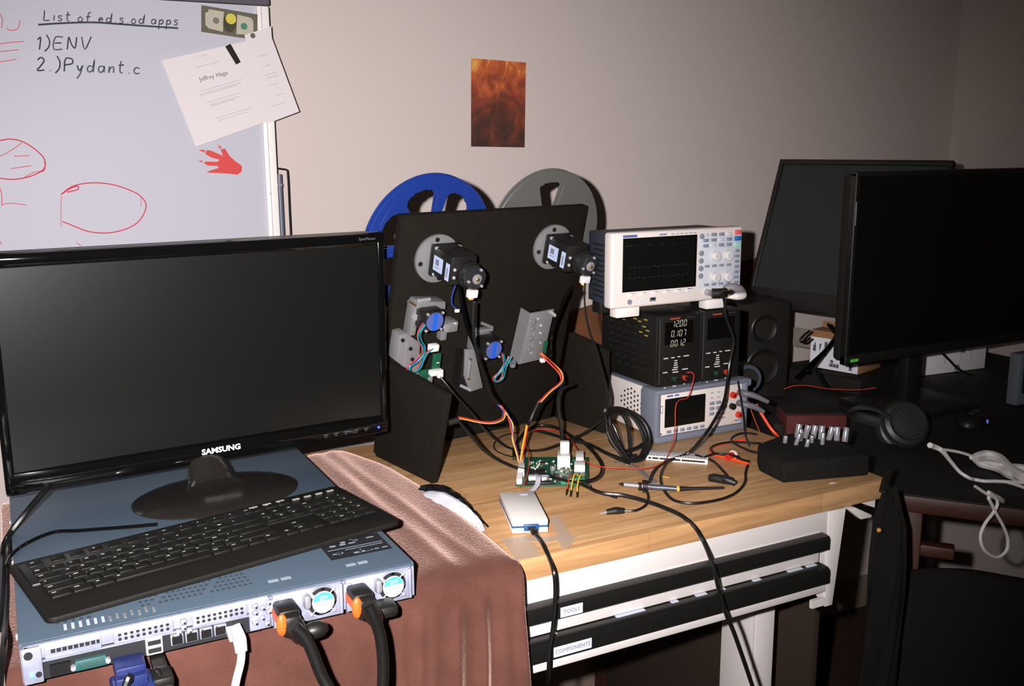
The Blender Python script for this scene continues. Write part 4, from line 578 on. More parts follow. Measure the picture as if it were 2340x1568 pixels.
b = MB(); b.prism([(.5803, .7521), (.5772, .554), (.7179, .5511), (.7221, .747)], .0008, pm, M=trn(0, .999, 0) @ FRONT)
b.top('poster', 'small dark orange poster taped alone on the back wall', 'poster')

b = MB(); b.prism([(.66, -.5), (1.5, -.5), (1.5, .248), (1.40, .246), (.92, .162), (.78, .135), (.66, .128)], .012, mat('brown_board', (104, 62, 34), .7, var=.2, vscale=12), M=trn(0, .985, 0) @ FRONT, b=.001)
b.top('brown_board', 'brown board leaning on the wall behind the oscilloscope', 'board')
# ------------------------------------------------------------------ reel machine
t = thing('reel_machine', 'black reel-to-reel film machine seen from behind with motors and loose wiring', 'machine', (.1642, .5336, 0), 9.8)
TA = 14.06
PM = rotm('X', TA)                         # panel frame: x right, y away from the viewer, z up the leaning panel
BOARD = mat('black_board', (25, 22, 16), .9, spec=.15, bump=.15, bscale=200, var=.12, vscale=90)
b = MB(PM); b.box((.203, .008, .2275), (.41, .016, .457), BOARD, b=.001); b.part('panel', t)
for x, pr in ((.0, [(.0, .0), (-.191, 0), (-.240, .1635), (-.0655, .185), (-.046, .185)]), (.424, [(.0, .0), (-.152, 0), (-.1551, .167), (-.0501, .186), (-.046, .186)])):
    b = MB(); b.prism(pr, .012, BOARD, M=Matrix(((0, 0, 1, x-.006), (1, 0, 0, 0), (0, 1, 0, 0), (0, 0, 0, 1))), b=.001); b.part('side_wing', t)
LAB = mat('label_blue_white', (184, 200, 232), .5)
def motor(cx, cz, fx, fz):
    m = MB(PM); f = m
    f.cyl((fx, -.004, fz), .0435, .008, ALU, 'Y', n=48, b=.001)
    for an in (55, 145, 235, 325):
        f.cyl((fx+.036*math.cos(math.radians(an+45)), -.0085, fz+.036*math.sin(math.radians(an+45))), .004, .003, BLK, 'Y', n=14)
    o = f.part('motor_flange', t)
    m = MB(PM); m.box((cx, -.014, cz), (.057, .012, .057), BLK, b=.003)
    m.box((cx, -.046, cz), (.054, .056, .054), BLKG if 0 else BLK, b=.007)
    for k in range(4): m.box((cx-.012+k*.009, -.046, cz+.0268), (.003, .05, .002), BLKM)
    for sx in (-1, 1):
        for sz in (-1, 1): m.cyl((cx+sx*.0235, -.0215, cz+sz*.0235), .0034, .005, CHROME, 'Y', n=10)
    o = m.part('motor_body', t)
    s = MB(PM); s.box((cx-.0279, -.036, cz+.000), (.0008, .027, .026), LAB); s.box((cx-.0284, -.034, cz+.003), (.0004, .010, .010), mat('label_ink', (120, 120, 130), .6)); s.box((cx-.0284, -.034, cz-.006), (.0004, .012, .0012), mat('label_ink', (120, 120, 130), .6)); s.part('data_label', o, label='pale square data label')
    s = MB(PM); s.box((cx-.0279, -.0655, cz-.003), (.0008, .011, .030), LAB); s.box((cx-.0284, -.0655, cz-.004), (.0004, .003, .017), mat('label_ink', (120, 120, 130), .6)); s.part('strip_label', o, label='pale strip label')
    e = MB(PM); ex_, ez_ = cx+.009, cz-.006
    e.cyl((ex_, -.078, ez_), .0235, .010, BLK, 'Y', n=28, b=.002); e.cyl((ex_, -.091, ez_), .0205, .020, mat('smoke_plastic', (40, 42, 42), .12, spec=.7), 'Y', n=28, b=.004); e.cyl((ex_, -.1015, ez_), .009, .004, STEEL, 'Y', n=18, b=.001)
    e.cyl((ex_, -.104, ez_), .003, .004, BRASS, 'Y', n=10)
    for k in range(3):
        an = math.radians(70+k*120); e.cyl((ex_+.017*math.cos(an), -.1015, ez_+.017*math.sin(an)), .0024, .004, CHROME, 'Y', n=10)
    for z in (.004, -.010): e.sph((cx-.0205, -.0765, cz+z), .0032, CHROME, n=10)
    eo = e.part('encoder', t)
    c = MB(PM); c.box((ex_-.002, -.096, ez_-.0275), (.018, .011, .014), WPL, b=.0015)
    for k in range(4): c.box((ex_-.008+k*.004, -.1018, ez_-.024), (.0014, .001, .007), STICK)
    c.box((ex_-.001, -.093, ez_-.0365), (.008, .007, .006), YEL, b=.001); c.part('connector', eo, label='white plug connector')
motor(.084, .379, .074, .378); motor(.336, .381, .332, .381)
def stepper(cx, cz):
    m = MB(PM); m.box((cx, -.041, cz), (.037, .034, .037), BLK, b=.003); m.box((cx, -.012, cz), (.035, .026, .035), ALU, b=.001); o = m.part('stepper_motor', t)
    d = MB(PM); d.cyl((cx+.001, -.0585, cz), .0168, .0012, mat('blue_label', (80, 96, 158), .5), 'Y', n=36); d.prism([(-.0046, -.0163), (.0046, -.0163), (.0046, .0163), (-.0046, .0163)], .0004, mat('blue_bright', (34, 92, 205), .45), M=trn(cx+.001, -.0591, cz) @ FRONT); d.part('round_label', o, label='round blue label')
    for sx in (-1, 1):
        for sz in (-1, 1):
            q = MB(PM); q.cyl((cx+sx*.0152, -.0588, cz+sz*.0152), .0024, .003, CHROME, 'Y', n=10); q.part('screw', o)
stepper(.0475, .284); stepper(.1845, .2115)
b = MB(PM)
b.prism([(.0219, .302), (.030, .3125), (.083, .3075), (.085, .2935), (.033, .2985)], .030, ALU, M=trn(0, -.004, 0) @ FRONT, b=.001)
b.prism([(.0205, .248), (.032, .248), (.036, .300), (.024, .303)], .024, ALU, M=trn(0, -.004, 0) @ FRONT, b=.001)
b.tube([(.008, -.035, .316), (.030, -.03, .302)], .0018, BRASS, n=8); b.cyl((.026, -.03, .2835), .006, .004, CHROME, 'Y', n=14)
b.tube([(.028, -.032, .3145), (.052, -.030, .314)], .0035, CHROME, n=10); b.part('angle_bracket', t)
b = MB(PM); b.prism([(-.0016, .2534), (.012, .256), (.0416, .234), (.046, .185), (.058, .170), (.0727, .157), (.066, .148), (-.0049, .2059)], .028, ALU, M=trn(0, -.004, 0) @ FRONT, b=.0015)
for x, z in ((.004, .2445), (.022, .226), (.028, .205)): b.cyl((x, -.033, z), .0035, .003, BLK, 'Y', n=12)
b.box((.014, -.0325, .215), (.001, .002, .05), STEEL); b.part('cast_plate', t)
b = MB(PM); b.box((.106, -.016, .255), (.026, .030, .020), ALU, b=.002); b.box((.100, -.010, .236), (.012, .016, .022), ALU, b=.001); b.cyl((.094, -.032, .256), .0085, .006, STEEL, 'Y', n=20, b=.001); b.cyl((.112, -.032, .262), .002, .003, CHROME, 'Y', n=8); b.part('roller_block', t)
b = MB(PM); b.prism([(.1445, .2042), (.1642, .2030), (.1971, .1187), (.1678, .1145), (.1437, .1336), (.1437, .1290), (.166, .123)][:4]+[(.150, .150)], .006, ALU, M=trn(0, -.022, 0) @ FRONT, b=.0006)
b.box((.154, -.032, .168), (.0075, .006, .040), STEEL, b=.002); b.cyl((.152, -.036, .188), .002, .004, BRASS, 'Y', n=8); b.cyl((.154, -.036, .148), .002, .004, BRASS, 'Y', n=8)
b.tube([(.143, -.03, .133), (.166, -.03, .120)], .003, CHROME, n=8); b.box((.158, -.012, .16), (.03, .024, .07), BLK); b.part('film_gate', t)
b = MB(PM); b.box((.187, -.012, .2325), (.044, .014, .006), ALU, b=.001); b.box((.169, -.012, .224), (.008, .014, .022), ALU, b=.001); b.tube([(.182, -.016, .248), (.208, -.016, .236)], .003, ALU, n=8); b.part('angle_bracket', t)
b = MB(PM); b.prism([(.2812, .2628), (.3372, .2654), (.3290, .1614), (.2726, .1587)], .004, ALU, M=trn(0, -.030, 0) @ FRONT, b=.0008)
b.prism([(.2795, .2628), (.2812, .2628), (.2726, .1587), (.2708, .1587)], .03, ALU, M=trn(0, -.003, 0) @ FRONT); b.box((.305, -.017, .21), (.046, .026, .09), BLK)
b.tube([(.326, -.036, .262), (.338, -.038, .253)], .0035, CHROME, n=8)
for z in (.246, .232, .212, .19): b.box((.287, -.037, z), (.010, .006, .010), ALU, b=.002); 
for x, z in ((.31, .235), (.312, .219), (.316, .198), (.296, .18), (.3, .25)): b.cyl((x, -.035, z), .0022, .002, CHROME, 'Y', n=8)
b.box((.2955, -.0355, .205), (.001, .002, .05), STEEL); b.part('sensor_plate', t)
b = MB(PM); b.box((.322, -.042, .184), (.0085, .004, .040), PCBG, b=.0005); b.box((.319, -.045, .1655), (.010, .008, .008), WPL, b=.001); b.part('sensor_board', t)
b = MB(PM); b.box((.0745, -.040, .196), (.0165, .004, .033), PCBG, b=.0005); b.box((.0765, -.0425, .195), (.006, .001, .0012), WPL); b.part('sensor_board', t)
b = MB(PM); b.box((.056, -.034, .170), (.022, .006, .022), PCBG, b=.0005); b.box((.068, -.034, .158), (.010, .010, .018), ALU, b=.002); b.box((.072, -.046, .179), (.026, .012, .010), WPL, b=.002, M=None); b.box((.08, -.048, .173), (.010, .010, .010), WPL, b=.002); b.part('sensor_board', t)
def P2(x, z, d): return PM @ Vector((x, -d, z))
for nm, loop in (('motor_leads', [(.0258, .2838), (.0162, .2676), (.021, .250), (.0282, .2417), (.030, .226), (.018, .214), (.0048, .2067), (.006, .197), (.0135, .1943), (.024, .200), (.0313, .2165), (.037, .226), (.048, .2335)]), ('motor_leads', [(.2053, .2027), (.209, .190), (.213, .182), (.205, .165), (.1945, .155), (.197, .148), (.206, .147), (.212, .152), (.214, .172), (.2234, .1942), (.221, .186), (.229, .181), (.2348, .178)])):
    o = MB(PM)
    end = loop[-1]; o.box((end[0]+.006, -.055, end[1]), (.018, .012, .013), WPL, b=.002) if loop[0][0] < .1 else o.box((end[0]+.003, -.055, end[1]-.004), (.010, .010, .014), STEEL if 0 else ALU, b=.003)
    ro = o.part('lead_plug', t)
    for k, mm in enumerate((REDW, TEAL, BLUEW, TEAL)):
        q = MB(); q.tube([P2(x+.0016*(k-1.5)+.0012*math.sin(k*2+i), z+.0012*math.cos(k*3+i*1.3), .060+.0018*(k % 2)) for i, (x, z) in enumerate(loop)], .0011, mm, n=6); q.part('wire', ro)

def reel(name, label, fx, fz, R, m, nwin, win, rot, d0):
    """film reel: two pierced flanges on a hub, axis along the machine's motor axis"""
    b = MB(PM @ trn(fx, d0, fz) @ FRONT @ rotm('Z', rot)); N = 420
    rad = [.012, .030, .042]+[.047+.0585*k/30 for k in range(31)]+[.110, R-.004, R]
    for off in (0, -.012):
        tb = bmesh.new(); V = [[tb.verts.new((r*math.cos(2*math.pi*i/N), r*math.sin(2*math.pi*i/N), off)) for i in range(N)] for r in rad]
        for j in range(len(rad)-1):
            rm = (rad[j]+rad[j+1])/2
            for i in range(N):
                a = (i+.5)/N*nwin % 1.0; a = abs(a-.5)*360/nwin
                q_ = (rm-.07625)/.02925; lim = win*max(0, 1-abs(q_)**(5 if nwin == 7 else 14))**.5*(1 if nwin == 7 else 1.0)
                if .047 < rm < .1055 and a < lim: continue
                tb.faces.new((V[j][i], V[j][(i+1) % N], V[j+1][(i+1) % N], V[j+1][i]))
        for v in [v for v in tb.verts if not v.link_faces]: tb.verts.remove(v)
        r = bmesh.ops.extrude_face_region(tb, geom=tb.faces[:]); bmesh.ops.translate(tb, vec=(0, 0, .0022), verts=[e for e in r['geom'] if isinstance(e, bmesh.types.BMVert)])
        bmesh.ops.recalc_face_normals(tb, faces=tb.faces); b.add(tb, m)
        b.lathe([(R-.004, off-.0006), (R, off-.0006), (R+.0012, off+.0011), (R, off+.0028), (R-.004, off+.0028)], m, 96)
        if nwin == 7: b.lathe([(.111, off+.002), (.111, off+.0036), (.113, off+.0036), (.113, off+.002)], m, 96)
    return b
for nm, lab, fx, fz, R, m, nw, wi, rot in (('film_reel', 'blue plastic film reel with spoke holes behind the black panel', .079, .388, .1275, mat('reel_blue', (27, 52, 128), .35), 7, 20, -21.6), ('film_reel', 'grey metal film reel with narrow holes behind the black panel', .339, .391, .1275, mat('reel_grey', (128, 128, 124), .38, metal=.5), 3, 17.5, 32)):
    b = reel(nm, lab, fx, fz, R, m, nw, wi, rot, .030)
    Mw = t.matrix_basis.copy(); root = thing(nm, lab, 'film reel', (0, 0, 0), 0, None)
    cpt = Mw @ PM @ Vector((fx, .04, fz)); root.location = cpt - Vector((0, 0, R)); root.rotation_euler = (0, 0, math.radians(9.8)); bpy.context.view_layer.update()
    b.bm.transform(root.matrix_basis.inverted() @ Mw); o = b.part('flange', root)
    h = MB(PM @ trn(fx, .030, fz) @ FRONT); h.cyl((0, 0, -.006), .046, .012, m, n=48); h.cyl((0, 0, -.004), .011, .026, BLKM, n=20); h.bm.transform(root.matrix_basis.inverted() @ Mw); h.part('hub', root)

# ------------------------------------------------------------------ bench meter, two power supplies, oscilloscope
t = thing('bench_multimeter', 'white and grey bench multimeter at the bottom of the instrument stack', 'multimeter', (.762, .43, 0))
b = MB(); b.box((.762, .456, .052), (.200, .17, .092), IVORY, b=.004); b.box((.762, .455, .0985), (.198, .16, .003), GREYBL, b=.001)
for i in range(7):
    for j in range(6):
        if (i-3)**2/10+(j-2.5)**2/7 < 1: b.cyl((.6617, .415+i*.0115, .034+j*.0095+(i % 2)*.004), .0024, .001, BLKM, 'X', n=8)
b.box((.6612, .395, .045), (.002, .036, .05), GREYBL, b=.001); b.part('case', t, True)
b = MB()
b.box((.7595, .372, .099), (.222, .050, .010), GREYBL, b=.004); b.box((.7595, .372, .0065), (.222, .050, .013), GREYBL, b=.004); b.box((.6545, .374, .052), (.014, .052, .098), GREYBL, b=.005); b.box((.8655, .374, .052), (.012, .052, .098), GREYBL, b=.005)
b.box((.878, .37, .092), (.016, .03, .016), GREYBL, b=.005); b.part('bumper', t, True)
FX0, FX1, FZ0, FZ1, FY = .6585, .8615, .0105, .0945, .3545
b = MB(); b.box(((FX0+FX1)/2, FY+.01, (FZ0+FZ1)/2), (FX1-FX0, .02, FZ1-FZ0), IVORY, b=.003); b.part('front_panel', t, True)
def fu(u, v): return FX0+u*(FX1-FX0), FZ1-v*(FZ1-FZ0)
x0, z0 = fu(.075, .13); x1, z1 = fu(.545, .80)
b = MB(); b.box(((x0+x1)/2, FY-.0005, (z0+z1)/2), (x1-x0, .002, z0-z1), SCREEN2, b=.0008); b.part('screen', t, True)
def btn(nm, c, d, m, bv=0.):
    b = MB(); b.box(c, d, m, b=bv); b.part(nm, t, True)
for k in range(6):
    x, z = fu(.125+k*.078, .905); btn('button', (x, FY-.001, z), (.0108, .003, .0062), BTN, .0015)
for r, row in enumerate(((0, 0, 0), (0, 0, 0), (1, 1, 1), (1, 1, 1), (1, 1, 0), (0, 1, 0))):
    for c, on in enumerate(row):
        x, z = fu(.625+c*.078, .14+r*.125)
        if on: btn('button', (x, FY-.001, z), (.0118, .003, .0066), BTN, .0015)
        elif r < 2: btn('printed_mark', (x, FY-.0002, z), (.006, .001, .0016), BTN)
for r in range(3):
    for c in range(2):
        x, z = fu(.715+c*.055, .58+r*.1); btn('printed_mark', (x, FY-.0004, z), (.008, .001, .0032), BTN, .0004)
x, z = fu(.035, .36); b = MB(); b.box((x, FY-.0005, z), (.0055, .002, .015), BTN, b=.0006); b.box((x, FY-.001, z), (.0035, .002, .012), WPL, b=.0006); b.part('power_switch', t, True)
x, z = fu(.035, .93); b = MB(); b.cyl((x, FY-.0005, z), .0016, .001, BLK, 'Y', n=12); b.part('indicator', t, True)
x, z = fu(.16, .07); b = MB(); b.box((x-.006, FY-.0003, z), (.014, .001, .0032), mat('logo_blue', (92, 104, 160), .5)); b.box((x+.010, FY-.0003, z), (.010, .001, .0032), mat('logo_blue', (92, 104, 160), .5)); b.part('brand_mark', t, True)
for u, v, m in ((.872, .26, RED), (.868, .53, BLK), (.955, .22, RED), (.955, .48, BLK), (.952, .76, RED)):
    x, z = fu(u, v); b = MB(); b.cyl((x, FY-.003, z), .0064, .010, m, 'Y', n=24, b=.001); b.cyl((x, FY-.0083, z), .0026, .001, BLKM, 'Y', n=12); b.part('terminal', t, True)
b = MB(); x, z = fu(.945, .90); b.box((x, FY-.0003, z), (.014, .001, .003), BTN); b.box((x-.014, FY-.0003, z), (.004, .001, .004), YEL); b.part('warning_mark', t, True)

DSPM = mat('display_digits', (190, 186, 164), .5, emit=.14)
SEG = {'0': 'abcdef', '1': 'bc', '2': 'abged', '7': 'abc'}
def seg7(b, txt, x, z, w_, h_, y, m):
    for ch in txt:
        if ch == '.': b.box((x-.0046, y, z-h_/2), (.0009, .0006, .0009), m); continue
        for s_ in SEG[ch]:
            dx, dz, sx, sz = {'a': (0, .5, 1, 0), 'g': (0, 0, 1, 0), 'd': (0, -.5, 1, 0), 'f': (-.5, .25, 0, 1), 'b': (.5, .25, 0, 1), 'e': (-.5, -.25, 0, 1), 'c': (.5, -.25, 0, 1)}[s_]
            b.box((x+dx*w_+dz*h_*.12, y, z+dz*h_), (w_*.8 if sx else .0008, .0006, h_*.4 if sz else .0008), m)
        x += w_*1.75
def bench_psu(label, xc, wd, on):
    t = thing('power_supply', label, 'power supply', (xc, .45, .1045)); y = .360
    b = MB(); b.box((xc, .455, .176), (wd, .19, .137), BLK, b=.003)
    if on:
        for i in range(5):
            for j in range(7): b.box((xc-wd/2-.0003, .40+i*.028+(j % 2)*.006, .135+j*.013), (.001, .014, .003), BLKM)
        for yy, zz in ((.395, .232), (.415, .226), (.40, .218), (.388, .212), (.41, .206), (.392, .202), (.43, .229), (.47, .222)): b.box((xc-wd/2-.0008, yy, zz), (.001, .010, .0022), mat('side_yellow', (176, 158, 60), .6))
    b.part('case', t, True)
    b = MB(); b.box((xc, y-.002, .176), (wd-.003, .008, .135), BLK, b=.002); b.box((xc-wd/2+.0035, y-.0062, .176), (.0008, .001, .125), mat('edge_grey', (66, 66, 64), .5)); b.box((xc-.012, y-.0063, .2375), (.022, .001, .0028), mat('logo_orange', (170, 66, 36), .5)); b.box((xc+.024, y-.0063, .2375), (.018, .001, .001), mat('edge_grey', (66, 66, 64), .5)); b.part('front_panel', t, True)
    PRN = mat('psu_print', (218, 214, 202), .5)
    if on:
        b = MB(); b.box((xc-.002, y-.0062, .210), (.066, .001, .042), BLKG); b.part('display', t, True)
        d = MB()
        for k, tx in enumerate(('12.00', '0.107', '001.2')): seg7(d, tx, xc-.016-.001*k, .2275-k*.0185, .0052, .0115, y-.0071, DSPM)
        d.part('digits', t, True, 'lit readout 12.00 0.107 001.2')
    else:
        b = MB(); b.box((xc-.002, y-.0062, .210), (.066, .001, .042), BLKG); b.part('display', t, True)
    for dx, dz, l in ((-.031, .163, .010), (-.015, .163, .007), (-.001, .1635, .006), (.016, .1635, .012), (-.008, .1565, .006), (-.008, .152, .007), (-.008, .148, .008), (-.008, .1435, .010), (-.010, .1395, .012), (-.008, .1345, .013), (-.032, .136, .010), (.014, .138, .013), (-.032, .1065, .004), (-.010, .1075, .008), (.013, .109, .003)):
        b = MB(); b.box((xc+dx, y-.0066, dz), (l, .001, .0018), PRN); b.part('panel_mark', t, True)
    for dx, m in ((-.033, BLK), (-.010, mat('terminal_green', (24, 70, 50), .45)), (.013, mat('terminal_red', (176, 52, 30), .45))):
        b = MB(); b.cyl((xc+dx, y-.009, .1215), .0050, .008, m, 'Y', n=20, b=.001); b.cyl((xc+dx, y-.0135, .1215), .0034, .002, BLK, 'Y', n=16); b.part('terminal', t, True)
bench_psu('black bench power supply with a lit readout under the oscilloscope', .7035, .098, True)
bench_psu('black bench power supply with a blank display beside the lit one', .803, .094, False)

t = thing('oscilloscope', 'white bench oscilloscope with a dark screen on top of the power supplies', 'oscilloscope', (.695, .42, .2445))
y = .358
b = MB(); b.prism([(.5535, .372), (.8435, .372), (.83, .47), (.572, .47)], .131, DGREY, M=trn(0, 0, .2675), b=.003)
for k in range(11): b.box((0, 0, 0), (.003, .05, .0025), BLKM, M=trn(.5605, .415, .282+k*.0095) @ rotm('Z', -10.5))
b.part('case', t, True)
b = MB(); b.box((.695, y+.006, .3345), (.2965, .026, .137), IVORY, b=.005, seg=3); b.part('front_panel', t, True)
for x in (.589, .792): 
    b = MB(); b.box((x, y+.012, .2585), (.050, .024, .0215), WPL, b=.002); b.part('foot', t, True)
for x in (.585, .815):
    b = MB(); b.box((x, .445, .2555), (.02, .03, .022), BLK, b=.002); b.part('foot', t, True)
OX0, OX1, OZ0, OZ1, OY = .548, .843, .267, .402, y-.0072
def ou(u, v): return OX0+u*(OX1-OX0), OZ1-v*(OZ1-OZ0)
x0, z0 = ou(.082, .085); x1, z1 = ou(.625, .775)
b = MB(); b.box(((x0+x1)/2, OY-.0002, (z0+z1)/2), (x1-x0+.004, .0016, z0-z1+.004), BLKG, b=.0006); b.box(((x0+x1)/2-.002, OY-.0012, (z0+z1)/2), (x1-x0-.003, .001, z0-z1), SCREEN2)
TR = mat('scope_trace', (40, 52, 22), .6)
for k in range(13): b.box((x0+.012+k*.0107, OY-.0018, z0-.052+.0015*(k % 2)), (.006, .0004, .0008), TR); b.box((x0+.012+k*.0107, OY-.0018, z0-.071+.0015*((k+1) % 2)), (.006, .0004, .0008), TR)
b.box((x0+.010, OY-.0018, z0-.012), (.014, .0004, .001), TR)
for k in range(5): b.box((x0+.03+k*.026, OY-.0018, z0-.012), (.008, .0004, .0007), mat('scope_dim', (30, 36, 28), .6))
b.part('screen', t, True)
b = MB(); PALE = mat('keypad_grey', (196, 200, 208), .5)
b.box((ou(.822, .45)[0], OY+.0004, ou(.8, .47)[1]), (.098, .001, .098), PALE, b=.0004); b.part('keypad_plate', t, True)
for r in range(3):
    for c in range(4):
        x, z = ou(.70+c*.062, .085+r*.075); btn('key', (x, OY-.001, z), (.0125, .003, .0062), BTN if (r+c) % 3 else PALE, .0012)
for r in range(5): x, z = ou(.667, .10+r*.105+.13*(r > 0)); b = MB(); b.cyl((x, OY-.001, z), .0052, .003, BTN, 'Y', n=16, b=.0008); b.part('key', t, True)
for r in range(7): x, z = ou(.955, .33+r*.075); btn('key', (x, OY-.001, z), (.011, .003, .0062), BTN, .0012)
for r in range(2):
    for c in range(4): x, z = ou(.715+c*.058, .52+r*.26); btn('key', (x, OY-.001, z), (.011, .002, .0048), BTN, .0008)
for k, m in enumerate((mat('soft_red', (222, 92, 104), .45), mat('key_blue', (36, 104, 178), .45), mat('key_mint', (150, 206, 190), .45))):
    b = MB(); x, z = ou(.956, .07+k*.087); b.box((x, OY-.0012, z), (.0155, .004, .0088), m, b=.0015); b.part('color_key', t, True, ('red', 'blue', 'mint green')[k]+' key')
for u, v in ((.775, .385), (.875, .385), (.775, .685), (.875, .685)):
    b = MB(); x, z = ou(u, v); b.cyl((x, OY-.005, z), .0088, .011, IVORY, 'Y', n=24, b=.0015); b.cyl((x, OY-.0106, z), .0066, .0015, PALE, 'Y', n=24); b.part('knob', t, True)
b = MB()
x, z = ou(.20, .045); b.box((x-.022, OY-.0002, z), (.030, .001, .0048), mat('logo_blue', (92, 104, 160), .5)); b.part('brand_mark', t, True)
b = MB(); b.box((x+.05, OY-.0002, z), (.016, .001, .003), BTN)
for k in range(6): b.box((x+.072+k*.010, OY-.0002, z), (.006, .001, .0015), BTN)
b.part('printed_mark', t, True)
for k in range(6): x, z = ou(.14+k*.088, .835); b = MB(); b.box((x, OY-.0004, z), (.014, .0014, .0036), WPL, b=.0004); b.box((x+.004, OY-.0006, z+.003), (.008, .001, .0008), BTN); b.part('soft_key', t, True)
x, z = ou(.13, .925); b = MB(); b.cyl((x, OY-.0006, z), .0048, .002, BTN, 'Y', n=20); b.part('power_button', t, True); b = MB(); b.box((x+.026, OY-.0004, z), (.008, .001, .004), STICK); b.part('printed_mark', t, True); x, z = ou(.30, .915); b = MB(); b.box((x, OY-.0006, z), (.014, .002, .0078), STEEL, b=.0006); b.box((x, OY-.0016, z+.001), (.010, .001, .0036), BLK); b.part('usb_port', t, True)
x, z = ou(.58, .83); b = MB(); b.cyl((x, OY-.0004, z), .0034, .001, mat('logo_blue', (92, 104, 160), .5), 'Y', n=12); b.part('indicator', t, True)
for u in (.72, .80, .88):
    b = MB(); x, z = ou(u, .885); b.cyl((x, OY-.006, z), .0058, .013, STEEL, 'Y', n=20); b.part('input_socket', t, True)
b = MB(); 
for x in (.822, .8315): b.cyl((x, OY-.004, ou(.9, .865)[1]), .0028, .008, CHROME, 'Y', n=10)
b.part('ground_tab', t, True)
# ------------------------------------------------------------------ controller board on the bench
t = thing('circuit_board', 'green controller circuit board with white plugs lying on the bench top', 'circuit board', (.391, .287, 0), -28)
b = MB(); PB = [(-.075, -.064), (.046, -.064), (.050, .072), (-.068, .072)]
# corners measured on the bench: front left, front right, back right, back left
Q = [(.3006, .2519), (.4064, .195), (.4845, .3212), (.3741, .3807)]
Mi = t.matrix_basis.inverted(); QL = [(Mi @ Vector((x, y, G))).to_2d() for x, y in Q]
b.prism([tuple(p) for p in QL], .0016, PCBG, M=trn(0, 0, .007)); b.part('board', t)
def ql(u, v): a = QL[0].lerp(QL[1], u); c = QL[3].lerp(QL[2], u); return a.lerp(c, v)
for u, v in ((.05, .05), (.95, .05), (.05, .95), (.95, .95)):
    p = ql(u, v); b = MB(); b.cyl((p.x, p.y, .0035), .003, .007, BRASS, n=10); b.part('standoff', t)
b = MB(); SILK = mat('silk_white', (200, 206, 196), .6)
random.seed(3)
for i in range(150):
    u, v = random.uniform(.16, .93), random.uniform(.06, .94); p = ql(u, v); k = random.random()
    m = SILK if k < .35 else BLK if k < .62 else mat('solder', (190, 186, 160), .35, metal=.7) if k < .9 else mat('pcb_light', (60, 120, 90), .4)
    b.box((p.x, p.y, .0093), (random.uniform(.0015, .0045), random.uniform(.001, .003), .0014), m)
for u, v, w_, d_ in ((.33, .45, .016, .016), (.55, .3, .010, .012), (.6, .7, .012, .010), (.35, .75, .009, .009), (.8, .55, .010, .018), (.83, .3, .010, .012)): p = ql(u, v); b.box((p.x, p.y, .0098), (w_, d_, .0024), BLK)
for u, v in ((.42, .2), (.5, .5)): p = ql(u, v); b.cyl((p.x, p.y, .0125), .005, .008, ALU, n=18, b=.0008)
b.part('components', t)
def cn(u0, v0, u1, v1, h, m, nm='connector', lab=None):
    p = [ql(u0, v0), ql(u1, v0), ql(u1, v1), ql(u0, v1)]; b = MB(); b.prism([tuple(x) for x in p], h, m, M=trn(0, 0, .0086), b=.0008); return b.part(nm, t, False, lab)
cn(.01, .02, .09, .88, .009, WPL); cn(.02, .28, .11, .5, .013, WPL)
cn(.56, .62, .72, .98, .014, WPL); cn(.56, .60, .74, .72, .02, WPL)
cn(.82, .70, .93, .98, .013, WPL); cn(.80, .44, .95, .62, .012, WPL); cn(.15, .01, .50, .07, .004, BLK)
cn(.62, .01, .95, .12, .010, GREENP); cn(.17, .16, .42, .24, .006, STICK)
b = MB(); p = ql(.66, .80); b.box((p.x, p.y, .034), (.016, .013, .026), WPL, b=.001); b.part('connector', t)

def loose(name, label, cat, pts, r, m, group=None, n=7, extra=None, sub=5):
    b = MB(); b.tube([tuple(p) for p in pts], r, m, n=n, sub=sub)
    if extra: extra(b)
    return b.top(name, label, cat, group)
Mq = next(o for o in S.objects if o.name == 'reel_machine').matrix_basis.copy()
# harnesses from the film machine
def harness(name, label, segs, plug=None, group=None):
    allp = [p for s_ in segs for p in s_[1]]; t = thing(name, label, 'cable', (segs[0][1][0][0], segs[0][1][0][1], min(p[2] for p in allp)), 0, group)
    for nm, pts, r, m in segs: b = MB(); b.tube([tuple(p) for p in pts], r, m, n=7); b.part(nm, t, True)
    for nm, fn in (plug or []): b = MB(); fn(b); b.part(nm, t, True)
    return t
wires = []
for k, m in (('yellow', YEL), ('red', REDW), ('blue', BLUEW)):
    wires.append(('plug_wire', D['plug_wire_'+k], .0011, m)); wires.append(('board_wire', D['down_wire_'+k], .0012, m))
pb0 = D['plug_black']
harness('encoder_cable', 'black cable from the left motor encoder splitting into yellow red and blue wires', [('sleeve', D['encoder_cord_left'], .0026, CABLE)]+wires, [('plug', lambda b: b.tube([tuple(pb0[0]), tuple(pb0[1])], .0055, BLK, n=8, sub=1))])
loose('motor_cable', 'thick shiny black cable hanging from the left motor body', 'cable', D['motor_cord_left'], .0030, BLKG)
sh = [('sleeve', D['bracket_sleeve'], .0030, CABLE)]
for i, m in enumerate((YEL, REDW, YEL, BLUEW)):
    o = (.0022*math.cos(i*1.6), 0, .0022*math.sin(i*1.6))
    sh.append(('bracket_wire', [(p[0]+o[0]+.0016*math.sin(j*1.3+i), p[1], p[2]+o[2]) for j, p in enumerate(D['bracket_wires_a'])], .0011, (YEL, REDW, ORANGEW, BLUEW)[i]))
for i, m in enumerate((YEL, ORANGEW)):
    sh.append(('board_wire', [(p[0]+.0026*i-.001, p[1], p[2]) for p in D['bracket_wires_b']], .0013, m))
harness('sensor_cable', 'yellow and red wires in a black sleeve from the sensor plate to the circuit board', sh)
